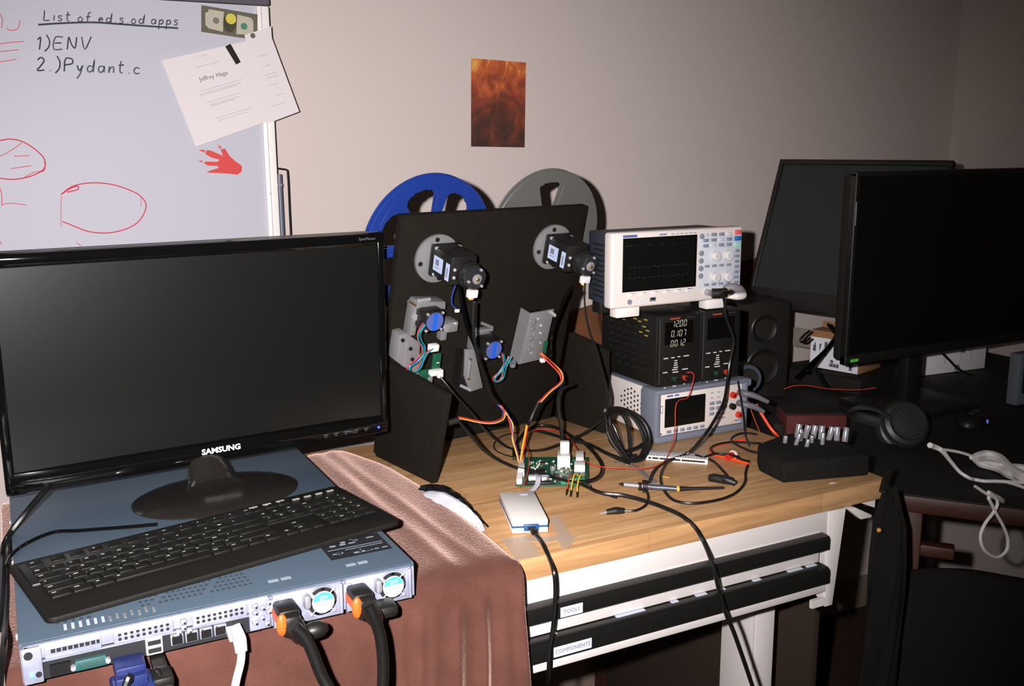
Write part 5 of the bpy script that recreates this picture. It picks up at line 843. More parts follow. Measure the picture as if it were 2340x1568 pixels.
loose('encoder_cable', 'thin black cable hanging from the right motor encoder to the coil', 'cable', D['encoder_cord_right'], [.0016, .0016, .002, .0022, .0026, .0036, .0036, .0036], CABLE)
loose('motor_cable', 'black cable hanging from the right motor beside the sensor plate', 'cable', D['motor_cord_right'], .0034, BLKG)
loose('sensor_cable', 'thin black cable from the left green sensor board across the bench', 'cable', D['left_thin_cord'], .0020, CABLE)
loose('board_cable', 'black cable from the dangling black plug over the front of the circuit board', 'cable', D['plug_lead'], .0030, CABLE)
loose('board_cable', 'black cable dropping onto the tall white plug of the circuit board', 'cable', D['pcb_lead'], .0032, CABLE)
loose('board_cable', 'thick black cable arching across the bench behind the circuit board', 'cable', D['loop_a'], .0034, CABLE)
loose('board_cable', 'black cable looping round the back right corner of the circuit board', 'cable', D['loop_b'], .0034, CABLE)
loose('board_cable', 'straight black cable running from the circuit board toward the coil', 'cable', D['loop_c'], .0030, CABLE)
loose('thin_cable', 'thin black wire loop lying behind the circuit board', 'cable', D['thin_loop'], .0011, CABLE)
loose('motor_leads', 'short dark leads with a white end under the left motor', 'wire', [mp for mp in [tuple(Mq @ PM @ Vector(p_) - Vector((0, 0, G))) for p_ in ((.088, -.05, .345), (.086, -.046, .322), (.090, -.044, .306), (.098, -.046, .298))]], .0012, BLUEW, n=6, extra=lambda b: b.box(tuple(Mq @ PM @ Vector((.100, -.047, .294)) - Vector((0, 0, G))), (.008, .006, .006), WPL, b=.001))
t = thing('cable_coil', 'large coil of black cable leaning beside the bench multimeter', 'cable', (.56, .29, 0))
for L in D['coil']:
    b = MB(); b.tube([(p[0], p[1], max(p[2], .004)) for p in L], .0035, CABLE, n=8); b.part('cable_loop', t, True)
b = MB(); b.sph((.522, .325, .087), .0075, BLK, (1, .8, 1.3)); b.part('tie', t, True)
def lead_tips(b):
    for i, m in enumerate((STICK, REDW, YEL, BLKM)):
        p = [Vector(q) for q in D['bench_lead'][:4]]; b.tube([p[0]+Vector((-.012+.002*i, .008-.004*i, .004)), p[0]+Vector((0, 0, .001*i)), p[1]+Vector((.001*i, .002, .001))], .0012, m, n=6)
t = harness('bench_lead', 'long black cable running over the bench edge and down past both drawers', [('cord', [tuple(p_) for p_ in D['bench_lead']]+[(.62, -.055, -.55), (.66, -.02, -.905)], [.002, .0026, .003]+[.0034]*(len(D['bench_lead'])-1), CABLE)], [('bare_wire', lead_tips)])
# white capture box with its cord, tape
t = thing('hub_box', 'small white box with a blue stripe taped to the bench near the front edge', 'electronics box', (.2525, .135, 0), -26)
QB = [(.2086, .0868), (.2585, .0676), (.2975, .1835), (.2455, .2022)]; Mi = t.matrix_basis.inverted(); BL_ = [tuple((Mi @ Vector((x, y, G))).to_2d()) for x, y in QB]
b = MB(); b.prism(BL_, .0085, WPL, M=trn(0, 0, .001), b=.002); b.part('base', t)
b = MB(); cxm = sum(p[0] for p in BL_)/4; cym = sum(p[1] for p in BL_)/4; b.prism([(cxm+(x-cxm)*.985, cym+(y-cym)*.985) for x, y in BL_], .003, mat('stripe_blue', (30, 84, 140), .4), M=trn(0, 0, .0088)); b.part('stripe', t, False, 'blue stripe')
b = MB(); b.prism(BL_, .0105, WPL, M=trn(0, 0, .0115), b=.0025); b.box((cxm+.003, cym+.045, .0221), (.012, .005, .0003), STICK); b.part('lid', t)
pm_ = (Vector(BL_[0])+Vector(BL_[1]))/2; dr_ = (Vector(BL_[1])-Vector(BL_[0])).normalized(); an_ = math.degrees(math.atan2(dr_.y, dr_.x))
b = MB(trn(pm_.x+.0015, pm_.y, .0105) @ rotm('Z', an_)); b.box((0, -.001, 0), (.022, .006, .010), mat('port_blue', (26, 78, 132), .4), b=.001); b.box((0, -.0045, 0), (.012, .001, .0045), BLK); b.part('port', t, False, 'blue socket')
def uplug(b): b.tube([(.2325, .0655, .009), (.2317, .0599, .0085)], .0052, BLK, n=8, sub=1)
harness('usb_cable', 'black cord leading from the white box over the bench edge', [('cord', D['usb_cord'], .0031, CABLE)], [('plug', uplug)])
TAPE = mat('tape', (226, 206, 184), .3, alpha=.42)
def tape(label, poly, z):
    b = MB(); b.prism(poly, .0003, TAPE, M=trn(0, 0, z)); b.top('tape_strip', label, 'tape', 'tape strips round the white box')
tape('strip of tape on the bench at the front left of the white box', [(.186, .078), (.226, .076), (.208, -.0015), (.1712, .002)], .0006)
tape('strip of tape stuck over the cord of the white box', [(.205, .058), (.232, .066), (.250, .052), (.292, .0385), (.279, .028), (.238, .036)], .0011)
tape('long strip of tape on the bench at the right of the white box', [(.2893, .1195), (.306, .117), (.2735, .020), (.2495, -.0015), (.2455, .008)], .0016)
def rib(b):
    pass
RIBG = mat('ribbon_grey', (160, 156, 166), .6)
def ribbon(pts, label):
    b = MB(); b.tube(pts, .0042, RIBG, n=8, flat=(1, .35)); return b.top('ribbon_cable', label, 'cable')
ribbon([(.340, .243, .020), (.335, .236, .022), (.328, .228, .012), (.312, .222, .005), (.297, .217, .004), (.281, .207, .008), (.270, .196, .014)], 'grey ribbon cable from the circuit board to the white box')
ribbon([(.345, .243, .020), (.358, .240, .019), (.370, .231, .017), (.378, .222, .015)], 'short grey ribbon folded on the front of the circuit board')
for i, (m, lab, pts) in enumerate(((REDW, 'red jumper wire with a black end at the front of the circuit board', [(.395, .222, .018), (.382, .214, .024), (.372, .203, .016), (.366, .196, .006)]), (YEL, 'outer yellow jumper wire with a black end at the front of the circuit board', [(.408, .212, .018), (.396, .203, .025), (.382, .190, .015), (.376, .180, .005)]), (YEL, 'inner yellow jumper wire bending over the front of the circuit board', [(.401, .216, .018), (.388, .209, .026), (.376, .197, .016), (.369, .188, .006)]))):
    b = MB(); b.tube(pts, .0011, m, n=6); d = (Vector(pts[-1])-Vector(pts[-2])).normalized(); e = Vector(pts[-1]); b.tube([e-d*.002, e+d*.011], .0017, BLK, n=4, sub=1); b.top('jumper_wire', lab, 'wire')
b = MB(); b.tube([(.405, .188, .012), (.404, .178, .004), (.408, .168, .003), (.412, .155, .003), (.418, .146, .003)], .0009, mat('wire_dark_blue', (44, 40, 66), .4), n=6); b.tube([(.418, .146, .003), (.423, .136, .003)], .0018, BLK, n=6, sub=1); b.top('jumper_wire', 'thin dark jumper wire reaching from the circuit board to the black ground clip', 'wire')
loose('test_lead', 'thin red wire from the lit power supply looping to the circuit board', 'wire', D['red_jumper'], .0010, REDW, n=6)
# oscilloscope probe
p = [Vector(q) for q in D['probe']]
t = thing('oscilloscope_probe', 'black and silver oscilloscope probe with a yellow ring lying on the bench', 'probe', (.52, .11, 0))
b = MB(); b.tube([p[0], p[0].lerp(p[1], .15), p[0].lerp(p[1], .3)], [.0012, .0028, .0034], BLK, n=12, sub=1); b.tube([p[0].lerp(p[1], .2), p[1]], .0036, STEEL, n=12, sub=1); b.tube([p[1], p[1].lerp(p[2], .5), p[2]], [.0045, .0046, .0042], mat('probe_grey', (70, 74, 84), .3), n=12, sub=1); b.tube([p[2], p[2].lerp(p[3], .3), p[3]], [.0044, .0028, .002], BLK, n=12, sub=1); b.part('body', t, True)
b = MB(); b.tube([p[1]-Vector((.003, -.0015, 0)), p[1]+Vector((.003, -.0015, 0))], .0105, BLK, n=16, sub=1); b.tube([p[1]-Vector((.009, -.004, 0)), p[1]-Vector((.006, -.003, 0))], .007, BLK, n=16, sub=1); b.part('finger_guard', t, True)
b = MB(); d = (p[3]-p[2]).normalized(); b.tube([p[2]-d*.002, p[2]+d*.002], .0050, YEL, n=12, sub=1); b.part('ring', t, True, 'yellow ring')
b = MB(); b.tube([tuple(q) for q in D['probe_cord']], .0030, CABLE, n=8); b.part('cord', t, True)
b = MB(); b.tube([tuple(q) for q in D['ground_lead']], .0019, CABLE, n=8); b.part('ground_lead', t, True)
e = Vector(D['ground_lead'][-1]); b = MB(); b.tube([e, e+Vector((-.012, .004, .001)), e+Vector((-.026, .008, 0))], [.0045, .0058, .004], BLK, n=10); b.tube([e+Vector((-.024, .008, 0)), e+Vector((-.036, .009, -.001))], .0016, CHROME, n=6, sub=1); b.part('ground_clip', t, True)
s0 = Vector(D['probe_cord'][0]); z_ = OZ1-.885*(OZ1-OZ0)
b = MB(); b.tube([(.760, y-.024, z_), (.772, y-.03, z_), (.785, y-.034, z_+.001)], .0095, BLK, n=16); b.tube([(.785, y-.034, z_+.001), (.800, y-.033, z_), s0], [.0075, .005, .003], BLK, n=12); b.tube([(.7868, y-.034, z_+.001), (.7885, y-.034, z_+.001)], .0083, YEL, n=14, sub=1); b.part('plug', t, True)
def hook(b):
    h = Vector(D['hook_cord'][0]); b.box((0, 0, 0), (.042, .014, .012), BLK, b=.004, M=trn(h.x-.008, h.y+.022, .010) @ rotm('Z', -55)); b.tube([h+Vector((.004, -.002, .003)), h+Vector((-.004, .012, .006)), h+Vector((-.016, .034, .008))], [.004, .0065, .004], BLK, n=10)
harness('test_cable', 'black cable curling right round the probe to a black hook clip', [('cord', D['hook_cord'], .0023, CABLE)], [('clip', hook)])
# grey cable pair clipped under the scope front
t = thing('signal_cable', 'grey plug cable lying across the oscilloscope input sockets', 'cable', (.81, y-.02, .26))
b = MB(); b.tube([(.793, y-.018, z_+.0065), (.808, y-.024, z_+.0075), (.825, y-.024, z_+.0035), (.842, y-.018, z_-.004)], [.006, .0085, .008, .005], mat('grey_lead', (128, 126, 128), .55), n=14); b.part('plug', t, True)
b = MB(); b.tube([(.795, y-.022, z_-.008), (.815, y-.028, z_-.0095), (.835, y-.024, z_-.010), (.847, y-.012, z_-.006)], [.004, .007, .007, .004], WPL, n=12); b.part('sleeve', t, True)
# bread board, zip bag, strip
t = thing('breadboard', 'long white breadboard strip lying in front of the bench multimeter', 'breadboard', (.632, .256, 0), -43)
b = MB(); b.box((0, 0, .0045), (.110, .036, .009), WPL, b=.001); b.part('body', t)
b = MB(); 
for i in range(22): 
    for j in (-.0135, -.010, .010, .0135): b.box((-.05+i*.0047, j, .0091), (.0018, .0018, .0003), SVG)
b.box((0, -.0181, .0048), (.1, .0004, .0034), SVG); b.box((0, 0, .0092), (.104, .003, .0002), BTN)
for k in range(5): b.box((-.044+k*.013, -.0185, .0048), (.002, .0006, .0036), WPL)
b.part('contact_rows', t)
b = MB(); b.tube([(.5155, .288, .002), (.533, .276, .003), (.534, .235, .0025), (.525, .195, .002), (.522, .165, .002)], .006, mat('zip_grey', (150, 142, 136), .25, alpha=.6), n=8, flat=(1, .25)); b.sph((.5325, .268, .005), .004, WPL, n=10); b.top('zip_tie', 'translucent grey cable tie lying in front of the coil', 'cable tie')  # white ball stands in for the shiny spot on the strip
b = MB(); b.tube([(.547, .19, .002), (.556, .178, .002)], .0008, YEL, n=6, sub=1); b.top('wire_scrap', 'tiny yellow wire scrap on the bench above the probe', 'wire')
# black and white bag under the blanket edge
t = thing('plastic_bag', 'crumpled black and white plastic bag beside the blanket edge', 'bag', (.172, .215, 0))
def crumple(poly, top, m, seed, amp, zt):
    random.seed(seed); nu, nv = 14, 10; rows = []
    for j in range(nv+1):
        row = []
        for i in range(nu+1):
            u, v = i/nu, j/nv; a = Vector(poly[0]).lerp(Vector(poly[1]), u); c = Vector(poly[3]).lerp(Vector(poly[2]), u); q_ = a.lerp(c, v)
            h = zt*math.sin(math.pi*u)**.6*math.sin(math.pi*min(1, v*.95+.025))**.5+amp*random.random()
            row.append((q_[0]+random.uniform(-.002, .002), q_[1]+random.uniform(-.002, .002), .001+h))
        rows.append(row)
    b = MB(); b.grid(rows, m); return b
b = crumple([(.140, .325), (.186, .118), (.192, .200), (.190, .305)], 0, mat('bag_black', (18, 18, 18), .25), 2, .009, .018); b.part('black_face', t, True, 'shiny black crumpled face', sharp=20)
b = crumple([(.135, .300), (.170, .108), (.182, .118), (.172, .282)], 0, mat('bag_white', (206, 208, 216), .35), 5, .003, .026); b.part('white_face', t, True, 'white face', sharp=60)

# leads at the right of the stack
t = harness('test_lead', 'orange test lead from the multimeter terminals into the bit tray', [('wire', D['orange_lead'], .0030, ORANGEW)])
for lab, z0_, tip in (('upper grey plug in the multimeter terminals', .0766, (.893, .315, .060)), ('lower grey plug in the multimeter terminals', .0545, (.886, .318, .040))):
    b = MB(); b.tube([(.852, FY-.002, z0_), (.853, FY-.016, z0_), (.866, FY-.026, z0_-.003), tip], [.0066, .0066, .006, .0042], mat('plug_grey', (98, 98, 104), .5), n=14); b.top('banana_plug', lab, 'plug')
loose('thin_lead', 'thin orange wire behind the grey multimeter plugs', 'wire', D['thin_orange'], .0008, ORANGEW, n=6)
def rp(b): h = Vector(D['orange_loop'][6]); b.tube([h+Vector((-.012, .008, .003)), h+Vector((.003, .010, .004))], .0062, RED, n=14, sub=1); b.tube([h+Vector((.003, .010, .004)), h+Vector((.008, .011, .004))], [.0085, .0075], WPL, n=14, sub=1)
harness('test_lead', 'orange test lead looped flat on the bench with a red plug', [('wire', [(p_[0], p_[1], .004) for p_ in D['orange_loop']], .0028, ORANGEW)], [('plug', rp)])
loose('test_lead', 'black test lead curled below the multimeter corner', 'wire', D['black_loop'], .0022, CABLE)
loose('test_lead', 'black test lead lying over the orange loop', 'wire', D['black_loop2'], .0020, CABLE)
loose('thin_lead', 'thin black wire hanging down the multimeter right edge', 'wire', D['dmm_thin'], .0014, CABLE)
loose('test_lead', 'short black lead crossing the end of the breadboard', 'wire', D['black_loop3'], .0018, CABLE)
# foam tray with sockets
t = thing('bit_tray', 'black foam tray of metal bits at the front right corner of the bench', 'tray', (.79, .115, 0), -7)
b = MB(); TRP = [(-.077, -.058), (.083, -.079), (.092, .070), (.02, .078), (-.058, .045), (-.078, .01)]
b.prism(TRP, .039, mat('foam_black', (26, 25, 23), .95, spec=.15, bump=.6, bscale=260, var=.3, vscale=300), b=.006); b.part('foam_block', t)
random.seed(11)
for k in range(13):
    if k < 7: x, y_ = .030+k*.0105, .052-k*.0085; h, r = .026, .0052
    else: k2 = k-7; x, y_ = -.012+k2*.011, .030-(k2 % 3)*.016; h, r = .015+.008*(k2 % 2), .0038
    c = t.matrix_basis @ Vector((x, y_, .037)); b = MB(trn(c.x, c.y, c.z-G) @ rotm('X', random.uniform(-8, 8)) @ rotm('Y', random.uniform(4, 16))); b.cyl((0, 0, h/2), r, h, mat('bit_steel', (190, 190, 196), .2, metal=.6), n=14, b=.0006); b.cyl((0, 0, h), r*.6, .002, SVG, n=12)
    b.top('socket_bit', 'tall chrome bit in the row at the back of the foam tray' if k < 7 else 'short chrome bit standing in the front of the foam tray', 'bit', 'tall chrome bits' if k < 7 else 'short chrome bits')
b = MB(); b.box((.782, .030, .0008), (.010, .006, .0006), WPL, M=None); b.top('paper_scrap', 'tiny white scrap on the bench in front of the foam tray', 'scrap')

# ------------------------------------------------------------------ corner desk with two monitors
DZ = -.06
DW = mat('dark_wood', (64, 32, 22), .5, var=.25, vscale=16); DTOP = mat('desk_mat', (16, 15, 14), .7)
t = thing('corner_desk', 'dark wooden corner desk with a black top right of the bench', 'desk', (1.5, .3, -G))
DP = [(.905, .60), (.905, .143), (.9970, .0324), (1.50, -.57), (2.18, -.57), (2.18, .97), (.905, .97)]
b = MB(); b.prism(DP, .003, DTOP, M=trn(0, 0, DZ-.003)); b.part('desk_mat', t, True, 'black desk surface')
b = MB(); b.prism(DP, .030, DW, M=trn(0, 0, DZ-.0335), b=.002); b.part('top', t, True)
dv = Vector((.64, -.768, 0)); nv = Vector((.768, .64, 0)); an = math.degrees(math.atan2(dv.y, dv.x))
c0 = Vector((1.005, .075, 0)); b = MB(trn(c0.x, c0.y, 0) @ rotm('Z', an)); b.box((.012, .01, -.49), (.05, .04, .80), DW, b=.003); b.part('leg', t, True)
for x, y_ in ((.93, .93), (2.13, .93), (2.13, -.5), (1.47, -.46)): b = MB(); b.box((x, y_, -.49), (.05, .05, .80), DW, b=.003); b.part('leg', t, True)
b = MB(trn(c0.x, c0.y, 0) @ rotm('Z', an)); b.box((.045, .02, -.178), (.10, .03, .022), DW, b=.003); b.part('shelf_bracket', t, True)
b = MB(); b.box((.918, .57, -.48), (.018, .78, .77), mat('shade_brown', (52, 38, 29), .8), b=.002); b.part('shade_panel', t, True)  # added panel: hides the lit wall, dark brown stands for the shade there

def flat_monitor(name, label, M, W_, H_, bz, bot, led, group=None):
    """M: frame at the bottom centre of the front face, x along the width, -y toward the viewer, z up the panel"""
    loc = M.translation; t = thing(name, label, 'monitor', (loc.x, loc.y, DZ), 0, group); L = t.matrix_basis.inverted() @ Matrix.Translation((0, 0, G)) @ M
    b = MB(L); b.box((0, .022, H_/2), (W_-.01, .032, H_-.01), BLKM, b=.01); b.part('back_shell', t)
    b = MB(L)
    for c, d in (((0, 0, H_-bz/2), (W_, .018, bz)), ((0, 0, bot/2), (W_, .018, bot)), ((-W_/2+bz/2, 0, H_/2), (bz, .0175, H_-.004)), ((W_/2-bz/2, 0, H_/2), (bz, .0175, H_-.004))): b.box(c, d, BLK, b=.003, seg=3)
    b.part('bezel', t)
    b = MB(L); b.box((0, .002, H_/2+(bot-bz)/2), (W_-2*bz+.002, .012, H_-bz-bot+.002), SCREEN2 if led else mat('matte_screen', (36, 40, 42), .5, spec=.5)); b.part('screen', t)  # rear screen: bluish reflection is put into a lifted base colour
    return t, L
Mf = trn(1.525, .42, .080)
t, L = flat_monitor('monitor', 'large dark monitor at the right standing square on the corner desk', Mf, .66, .418, .012, .022, True)
b = MB(); b.box((1.475, .475, .03), (.05, .03, .22), BLK, b=.006); b.part('stand_post', t, True)
b = MB(); b.box((1.48, .475, DZ+.007), (.26, .20, .012), BLK, b=.004); b.part('stand_base', t, True)
b = MB(L); b.box((-.304, -.0095, .010), (.022, .002, .006), mat('led_green', (70, 150, 40), .5, emit=.5)); b.part('power_light', t, label='green power light')
b = MB(L); b.box((-.3265, -.0092, .33), (.0012, .001, .05), CHROME); b.part('edge_glint', t)  # chrome sliver stands in for the glint on the left bezel edge
yw = math.radians(-74); eX = Vector((math.cos(yw), math.sin(yw), 0)); eY = Vector((-math.sin(yw), math.cos(yw), 0)); tl = math.radians(20.5); uZ = math.cos(tl)*Vector((0, 0, 1))+math.sin(tl)*eY
TLc = Vector((1.4555, .925, .514)); W2, H2 = .46, .400
c = TLc+eX*W2/2-uZ*H2; Mr = Matrix((eX, eX.cross(uZ)*-1, uZ)).transposed().to_4x4(); Mr.translation = c
t, L = flat_monitor('monitor', 'dark tilted monitor behind the large one facing the instrument stack', Mr, W2, H2, .014, .05, False)
b = MB(); q = c+uZ*.10+eY*.05; b.tube([q, q+Vector((.07, .07, -.06)), (1.66, .84, .08), (1.68, .85, DZ+.012)], .02, BLK, n=12); b.part('stand_post', t, True)
b = MB(); b.cyl((1.68, .85, DZ+.007), .09, .013, BLK, n=36, b=.003); b.part('stand_base', t, True)
b = MB(L); b.box((.05, -.0095, .022), (.010, .001, .004), mat('dim_print', (92, 92, 92), .4)); b.part('badge', t)
# boxes, cables and small things on the desk
t = thing('shipping_box', 'open cardboard box with a white shipping label behind the monitors', 'box', (1.464, .707, -.02), -74)
b = MB(); b.box((0, .06, .05), (.138, .12, .10), CARD, b=.002); b.box((-.069-.028, .01, .072), (.055, .004, .05), mat('box_grey', (132, 124, 112), .8), b=.001); b.box((0, .03, .112), (.134, .003, .030), CARD, M=rotm('X', -14)); b.part('carton', t)
b = MB(); b.box((.001, -.0008, .042), (.134, .001, .080), mat('label_white', (240, 240, 246), .6))
random.seed(5)
for k in range(26): b.box((-.055+(k % 7)*.017+random.uniform(-.003, .003), -.0016, .012+random.random()*.055), (random.choice((.0014, .003, .008)), .0006, random.choice((.004, .010, .016))), mat('print_blue_grey', (92, 98, 120), .7))
for k in range(9): b.box((-.010+k*.0030, -.0016, .014), (.0016+.001*(k % 3), .0006, .009), mat('print_blue_grey', (92, 98, 120), .7)); b.box((.052, -.0016, .022+k*.0045), (.011, .0006, .0014+.0012*(k % 3)), mat('print_blue_grey', (92, 98, 120), .7))
b.part('shipping_label', t, label='white printed shipping label')
b = MB(); b.box((.005, .0278, .106), (.10, .0006, .014), STICK, M=rotm('X', -14)); b.box((-.01, .0273, .106), (.055, .0004, .004), mat('print_blue_grey', (92, 98, 120), .7), M=rotm('X', -14)); b.part('flap_label', t)
t = thing('black_case', 'flat black case under the cardboard shipping box', 'case', (1.50, .715, DZ), -74)
b = MB(); b.box((0, 0, .0195), (.20, .17, .039), BLKM, b=.004); b.part('body', t)
t = thing('white_box', 'white printed carton standing under the large dark monitor', 'box', (1.865, .66, DZ), -4)
b = MB(); b.box((0, .04, .045), (.235, .08, .088), mat('carton_white', (246, 243, 242), .7), b=.002); b.part('carton', t)
b = MB()
for x, l in ((-.035, .05), (.02, .06), (.06, .05)): b.box((x, -.0008, .052), (.0008, .001, l), BTN)
b.box((.03, -.0008, .07), (.012, .001, .035), BTN); b.cyl((.012, -.0008, .012), .010, .001, BTN, 'Y', n=20); b.part('print', t)
for nm, lab in (('dvi_a', 'thick black video cable crossing the cardboard box from the monitor edge'), ('dvi_b', 'second black video cable crossing the cardboard box below the first')): loose('video_cable', lab, 'cable', D[nm], .0042, BLKG)
loose('video_cable', 'black cable crossing down the right side of the cardboard box', 'cable', D['dvi_c'], .0042, CABLE)
loose('thin_cable', 'black cord sagging below the left corner of the cardboard box', 'cable', D['box_cord'], .0040, CABLE)
loose('thin_cable', 'black cord loop left of the cardboard box', 'cable', D['dark_loop'], .0030, CABLE)
loose('thin_cable', 'thin red wire stretched across the desk behind the headphones', 'wire', D['red_wire'], .0008, ORANGEW, n=6)
loose('thin_cable', 'black cord hanging across the white carton', 'cable', D['white_sheet_cord'], .0030, CABLE)
t = thing('headphones', 'black over-ear headphones lying on the corner desk', 'headphones', (1.22, .25, DZ))
HPM = mat('headphone_grey', (40, 42, 44), .45)
Mh = trn(1.198, .238, -.004) @ rotm('Z', -24) @ rotm('X', -28)
for k, dy in enumerate((0, .055)):
    b = MB(Mh @ trn(.012*k, dy, 0) @ FRONT); b.lathe([(.0, .006), (.012, .006), (.030, .004), (.032, .0075), (.036, .0075), (.037, 0), (.045, -.004), (.048, -.012), (.044, -.022), (0, -.024)], HPM, 40); b.lathe([(.046, -.006), (.051, -.012), (.046, -.018)], BLKM, 40); b.part('ear_cup', t, True)
b = MB(); b.tube([Mh @ Vector((-.036, -.002, .010)), Mh @ Vector((-.060, -.002, .026)), Mh @ Vector((-.085, .002, .034)), Mh @ Vector((-.10, .03, .034)), Mh @ Vector((-.085, .06, .03)), Mh @ Vector((-.03, .062, .012))], .012, HPM, n=12, flat=(1, .45)); b.part('headband', t, True)
ep = mat('cord_white', (246, 243, 240), .45)
e0 = Vector(D['earphone_a'][0])
t = harness('headphone_cable', 'white cord with thick coiled strands running from the headphones to the right', [('cord', D['earphone_a'], [.0056, .0056, .0048, .0036]+[.0032]*(len(D['earphone_a'])-4), ep), ('strand', D['earphone_b'], .0030, ep), ('strand', D['earphone_c'], .0032, ep)]+[('coil', [tuple(p_) for p_ in L_]+[(L_[-1][0]+.10, L_[-1][1]-.07, -.051), (L_[-1][0]+.16, L_[-1][1]-.16, -.051)], [.004, .007, .008, .008, .008, .008, .008, .008][:len(L_)]+[.006, .005]+[.005]*max(0, 0), ep) for L_ in D['bundle']], None)
loose('headphone_cable', 'white cord hanging in a teardrop loop over the desk edge', 'cord', [(1.118, .012, -.0565), (1.098, -.030, -.0555), (1.085, -.070, -.054)]+[tuple(p_) for p_ in D['hang_loop'][4:-1]]+[(1.09, -.066, -.053), (1.112, -.02, -.0555)], .0029, ep)
t = thing('tower_speaker', 'tall black speaker box between the instrument stack and the cardboard box', 'speaker', (1.215, .695, DZ), -10)
b = MB(); b.box((0, .05, .120), (.145, .10, .24), BLKM, b=.004); b.part('cabinet', t)
for z, r in ((.175, .033), (.08, .043)): b = MB(); b.lathe([(0, -.006), (r*.4, -.002), (r*.9, .001), (r, .003), (r*1.08, .001), (r*1.08, 0)], BLK, 32, M=trn(0, 0, z) @ FRONT); b.part('driver', t)
t = thing('computer_mouse', 'black mouse with a blue light on the corner desk', 'mouse', (1.455, .283, DZ), 20)
b = MB(); b.sph((0, 0, .010), .034, BLK, (1.5, .9, .75)); b.part('body', t)
b = MB(); b.sph((.012, -.026, .014), .0055, mat('blue_glow', (110, 120, 230), .4, emit=.5)); b.part('light', t, label='blue light')
b = MB(); b.box((-.005, -.006, .0362), (.05, .010, .001), mat('strip_dim', (74, 72, 70), .5)); b.part('grey_strip', t)
t = thing('desk_gadget', 'small grey screen device at the right end of the desk', 'gadget', (1.715, .34, DZ), 0)
b = MB(); b.box((.02, .015, .066), (.10, .03, .125), mat('gadget_grey', (112, 120, 128), .5), b=.004); b.part('case', t); b = MB(); b.box((.024, -.0005, .075), (.082, .002, .085), mat('gadget_screen', (24, 62, 46), .3)); b.part('screen', t)
t = thing('red_box', 'dark red box on the desk behind the bit tray', 'box', (1.045, .335, DZ), -27)
b = MB(); b.box((0, .04, .034), (.125, .08, .066), DKRED, b=.003); b.box((0, .045, .0675), (.120, .07, .003), BLKM); b.part('carton', t)
b = MB(); b.box((-.075, .045, .024), (.025, .07, .046), BLKM, b=.004); b.part('end_cap', t)
t = thing('desk_speaker', 'round black speaker with a highlight painted on its rim behind the multimeter', 'speaker', (1.052, .575, DZ))
Ms = trn(1.052, .56, .036) @ rotm('Z', -20) @ FRONT @ Matrix.Scale(.56, 4)
b = MB(Ms); b.cyl((0, 0, -.035), .062, .07, BLKM, n=40, b=.006); b.box((0, -.105, -.04), (.07, .12, .06), BLKM, b=.004); b.part('body', t, True)
b = MB(Ms); b.lathe([(.045, .001), (.045, .004), (.056, .004), (.059, .001)], mat('rim_highlight', (60, 68, 80), .5), 48); b.lathe([(.0, -.004), (.03, .0005), (.044, .002)], BLKM, 40); b.part('rim', t, True)  # rim colour stands in for a crescent highlight on the black speaker
# black bag on the bench end and office chair
t = thing('black_bag', 'black cloth bag hanging off the right front corner of the bench', 'bag', (.805, -.05, -.36))
b = MB(); rows = []
for j in range(13):
    v = j/12; row = []
    for i in range(25):
        a = 2*math.pi*i/24; rx = .030+.006*math.sin(v*math.pi); ry = .024+.010*math.sin(v*math.pi)
        k_ = min(1, .35+v*4) if v < .2 else 1
        row.append((.798+rx+.02*v*math.copysign(abs(math.cos(a))**.6, math.cos(a))*k_+.004*math.sin(5*a+v*6), -.050+ry*math.copysign(abs(math.sin(a))**.6, math.sin(a))*k_+.003*math.sin(7*a), .012-.37*v))
    rows.append(row)
b.grid(rows, mat('bag_cloth', (19, 18, 17), .9, spec=.2, bump=.5, bscale=120)); b.part('body', t, True)
b = MB(); b.sph((.780, -.0745, -.045), .004, mat('tag_amber', (190, 130, 50), .4), n=10); b.part('zip_pull', t, True)
b = MB(); b.tube([(.810, -.05, .006), (.850, -.02, .011), (.905, .02, .008), (.93, .06, -.03)], .006, BLKM, n=8, flat=(1, .4)); b.part('strap', t, True)
t = thing('office_chair', 'black office chair seen from behind at the lower right', 'chair', (1.10, -.10, -G), -40)
CH = mat('chair_fabric', (24, 22, 20), .92, spec=.2, bump=.3, bscale=300)
Mc = trn(1.035, -.165, 0) @ rotm('Z', -53)
b = MB(Mc); rows = []
for j in range(15):
    v = j/14; row = []
    for i in range(25):
        u = i/24*2-1; wd = .235*(1-.22*(1-v)**6)*(1 if v < .8 else 1-.25*((v-.8)/.2)**2); row.append((u*wd, .05*u*u-.03*math.sin(v*3), -.150-.48*v-.05*(abs(u)**4)*(1-v)**3))
    rows.append(row)
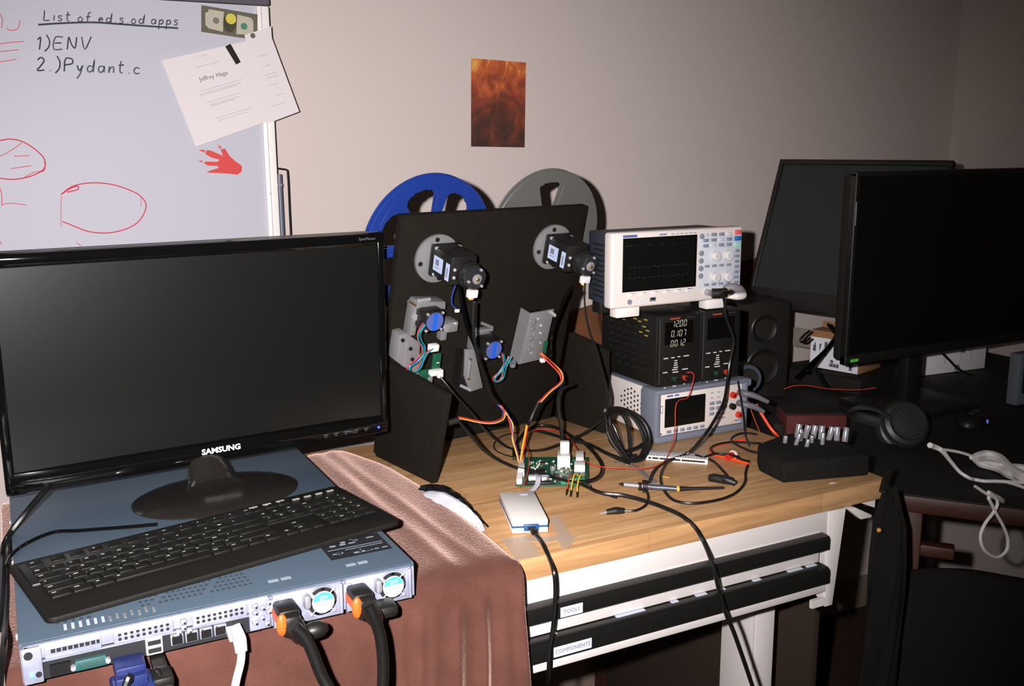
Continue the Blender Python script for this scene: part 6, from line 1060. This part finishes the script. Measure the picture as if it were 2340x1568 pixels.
b.grid(rows, CH); o = b.part('backrest', t, True); md = o.modifiers.new('thick', 'SOLIDIFY'); md.thickness = .045; md.offset = 0; mb_ = o.modifiers.new('round', 'BEVEL'); mb_.width = .014; mb_.segments = 3
b = MB(Mc); b.box((0, .27, -.475), (.48, .46, .07), CH, b=.03, seg=4); b.part('seat', t, True)
b = MB(Mc); b.box((0, .045, -.56), (.06, .03, .22), BLK, b=.006); b.box((0, .16, -.525), (.06, .25, .02), BLK); b.part('back_bracket', t, True)
b = MB(Mc); b.cyl((0, .27, -.66), .028, .32, BLK, n=20); b.part('gas_lift', t, True)
for k in range(5):
    a = math.radians(72*k+20); b = MB(Mc); b.tube([(0, .27, -.80), (.15*math.cos(a), .27+.15*math.sin(a), -.82), (.30*math.cos(a), .27+.30*math.sin(a), -.85)], [.03, .024, .016], BLK, n=10); b.cyl((.30*math.cos(a), .27+.30*math.sin(a), -.892), .026, .03, BLK, 'X', n=18); b.part('castor_leg', t, True)
loose('floor_cable', 'pale grey cord lying on the carpet at the right', 'cord', D['floor_cord'], .0025, mat('cord_dim', (120, 116, 104), .6))
# cords of the keyboard and monitor at the left edge
loose('keyboard_cable', 'black keyboard cord running along the server to its left corner', 'cord', [(p_[0], p_[1], .0585) for p_ in D['key_cord']], .0024, BLKG)
loose('monitor_cable', 'black cord dropping from the glossy monitor past the left end of the server', 'cord', D['mon_cord'], .0042, CABLE)
loose('monitor_cable', 'second black cord hanging beside the left end of the server', 'cord', D['mon_cord2'], .0030, CABLE)
# cables on the carpet under the bench
for i, pts in enumerate(([(.72, .95, 0), (.86, .80, 0), (1.02, .78, 0), (1.10, .66, 0)], [(.95, .98, 0), (1.05, .90, 0), (1.22, .92, 0), (1.30, .84, 0)], [(.80, .72, 0), (.98, .66, 0), (1.05, .55, 0)])):
    loose('floor_cable', ('black cable on the carpet under the bench nearest the back wall', 'black cable on the carpet behind the bench leg', 'black cable on the carpet under the bench front')[i], 'cable', [(a, b_, -.914) for a, b_, _ in pts], .005, CABLE)
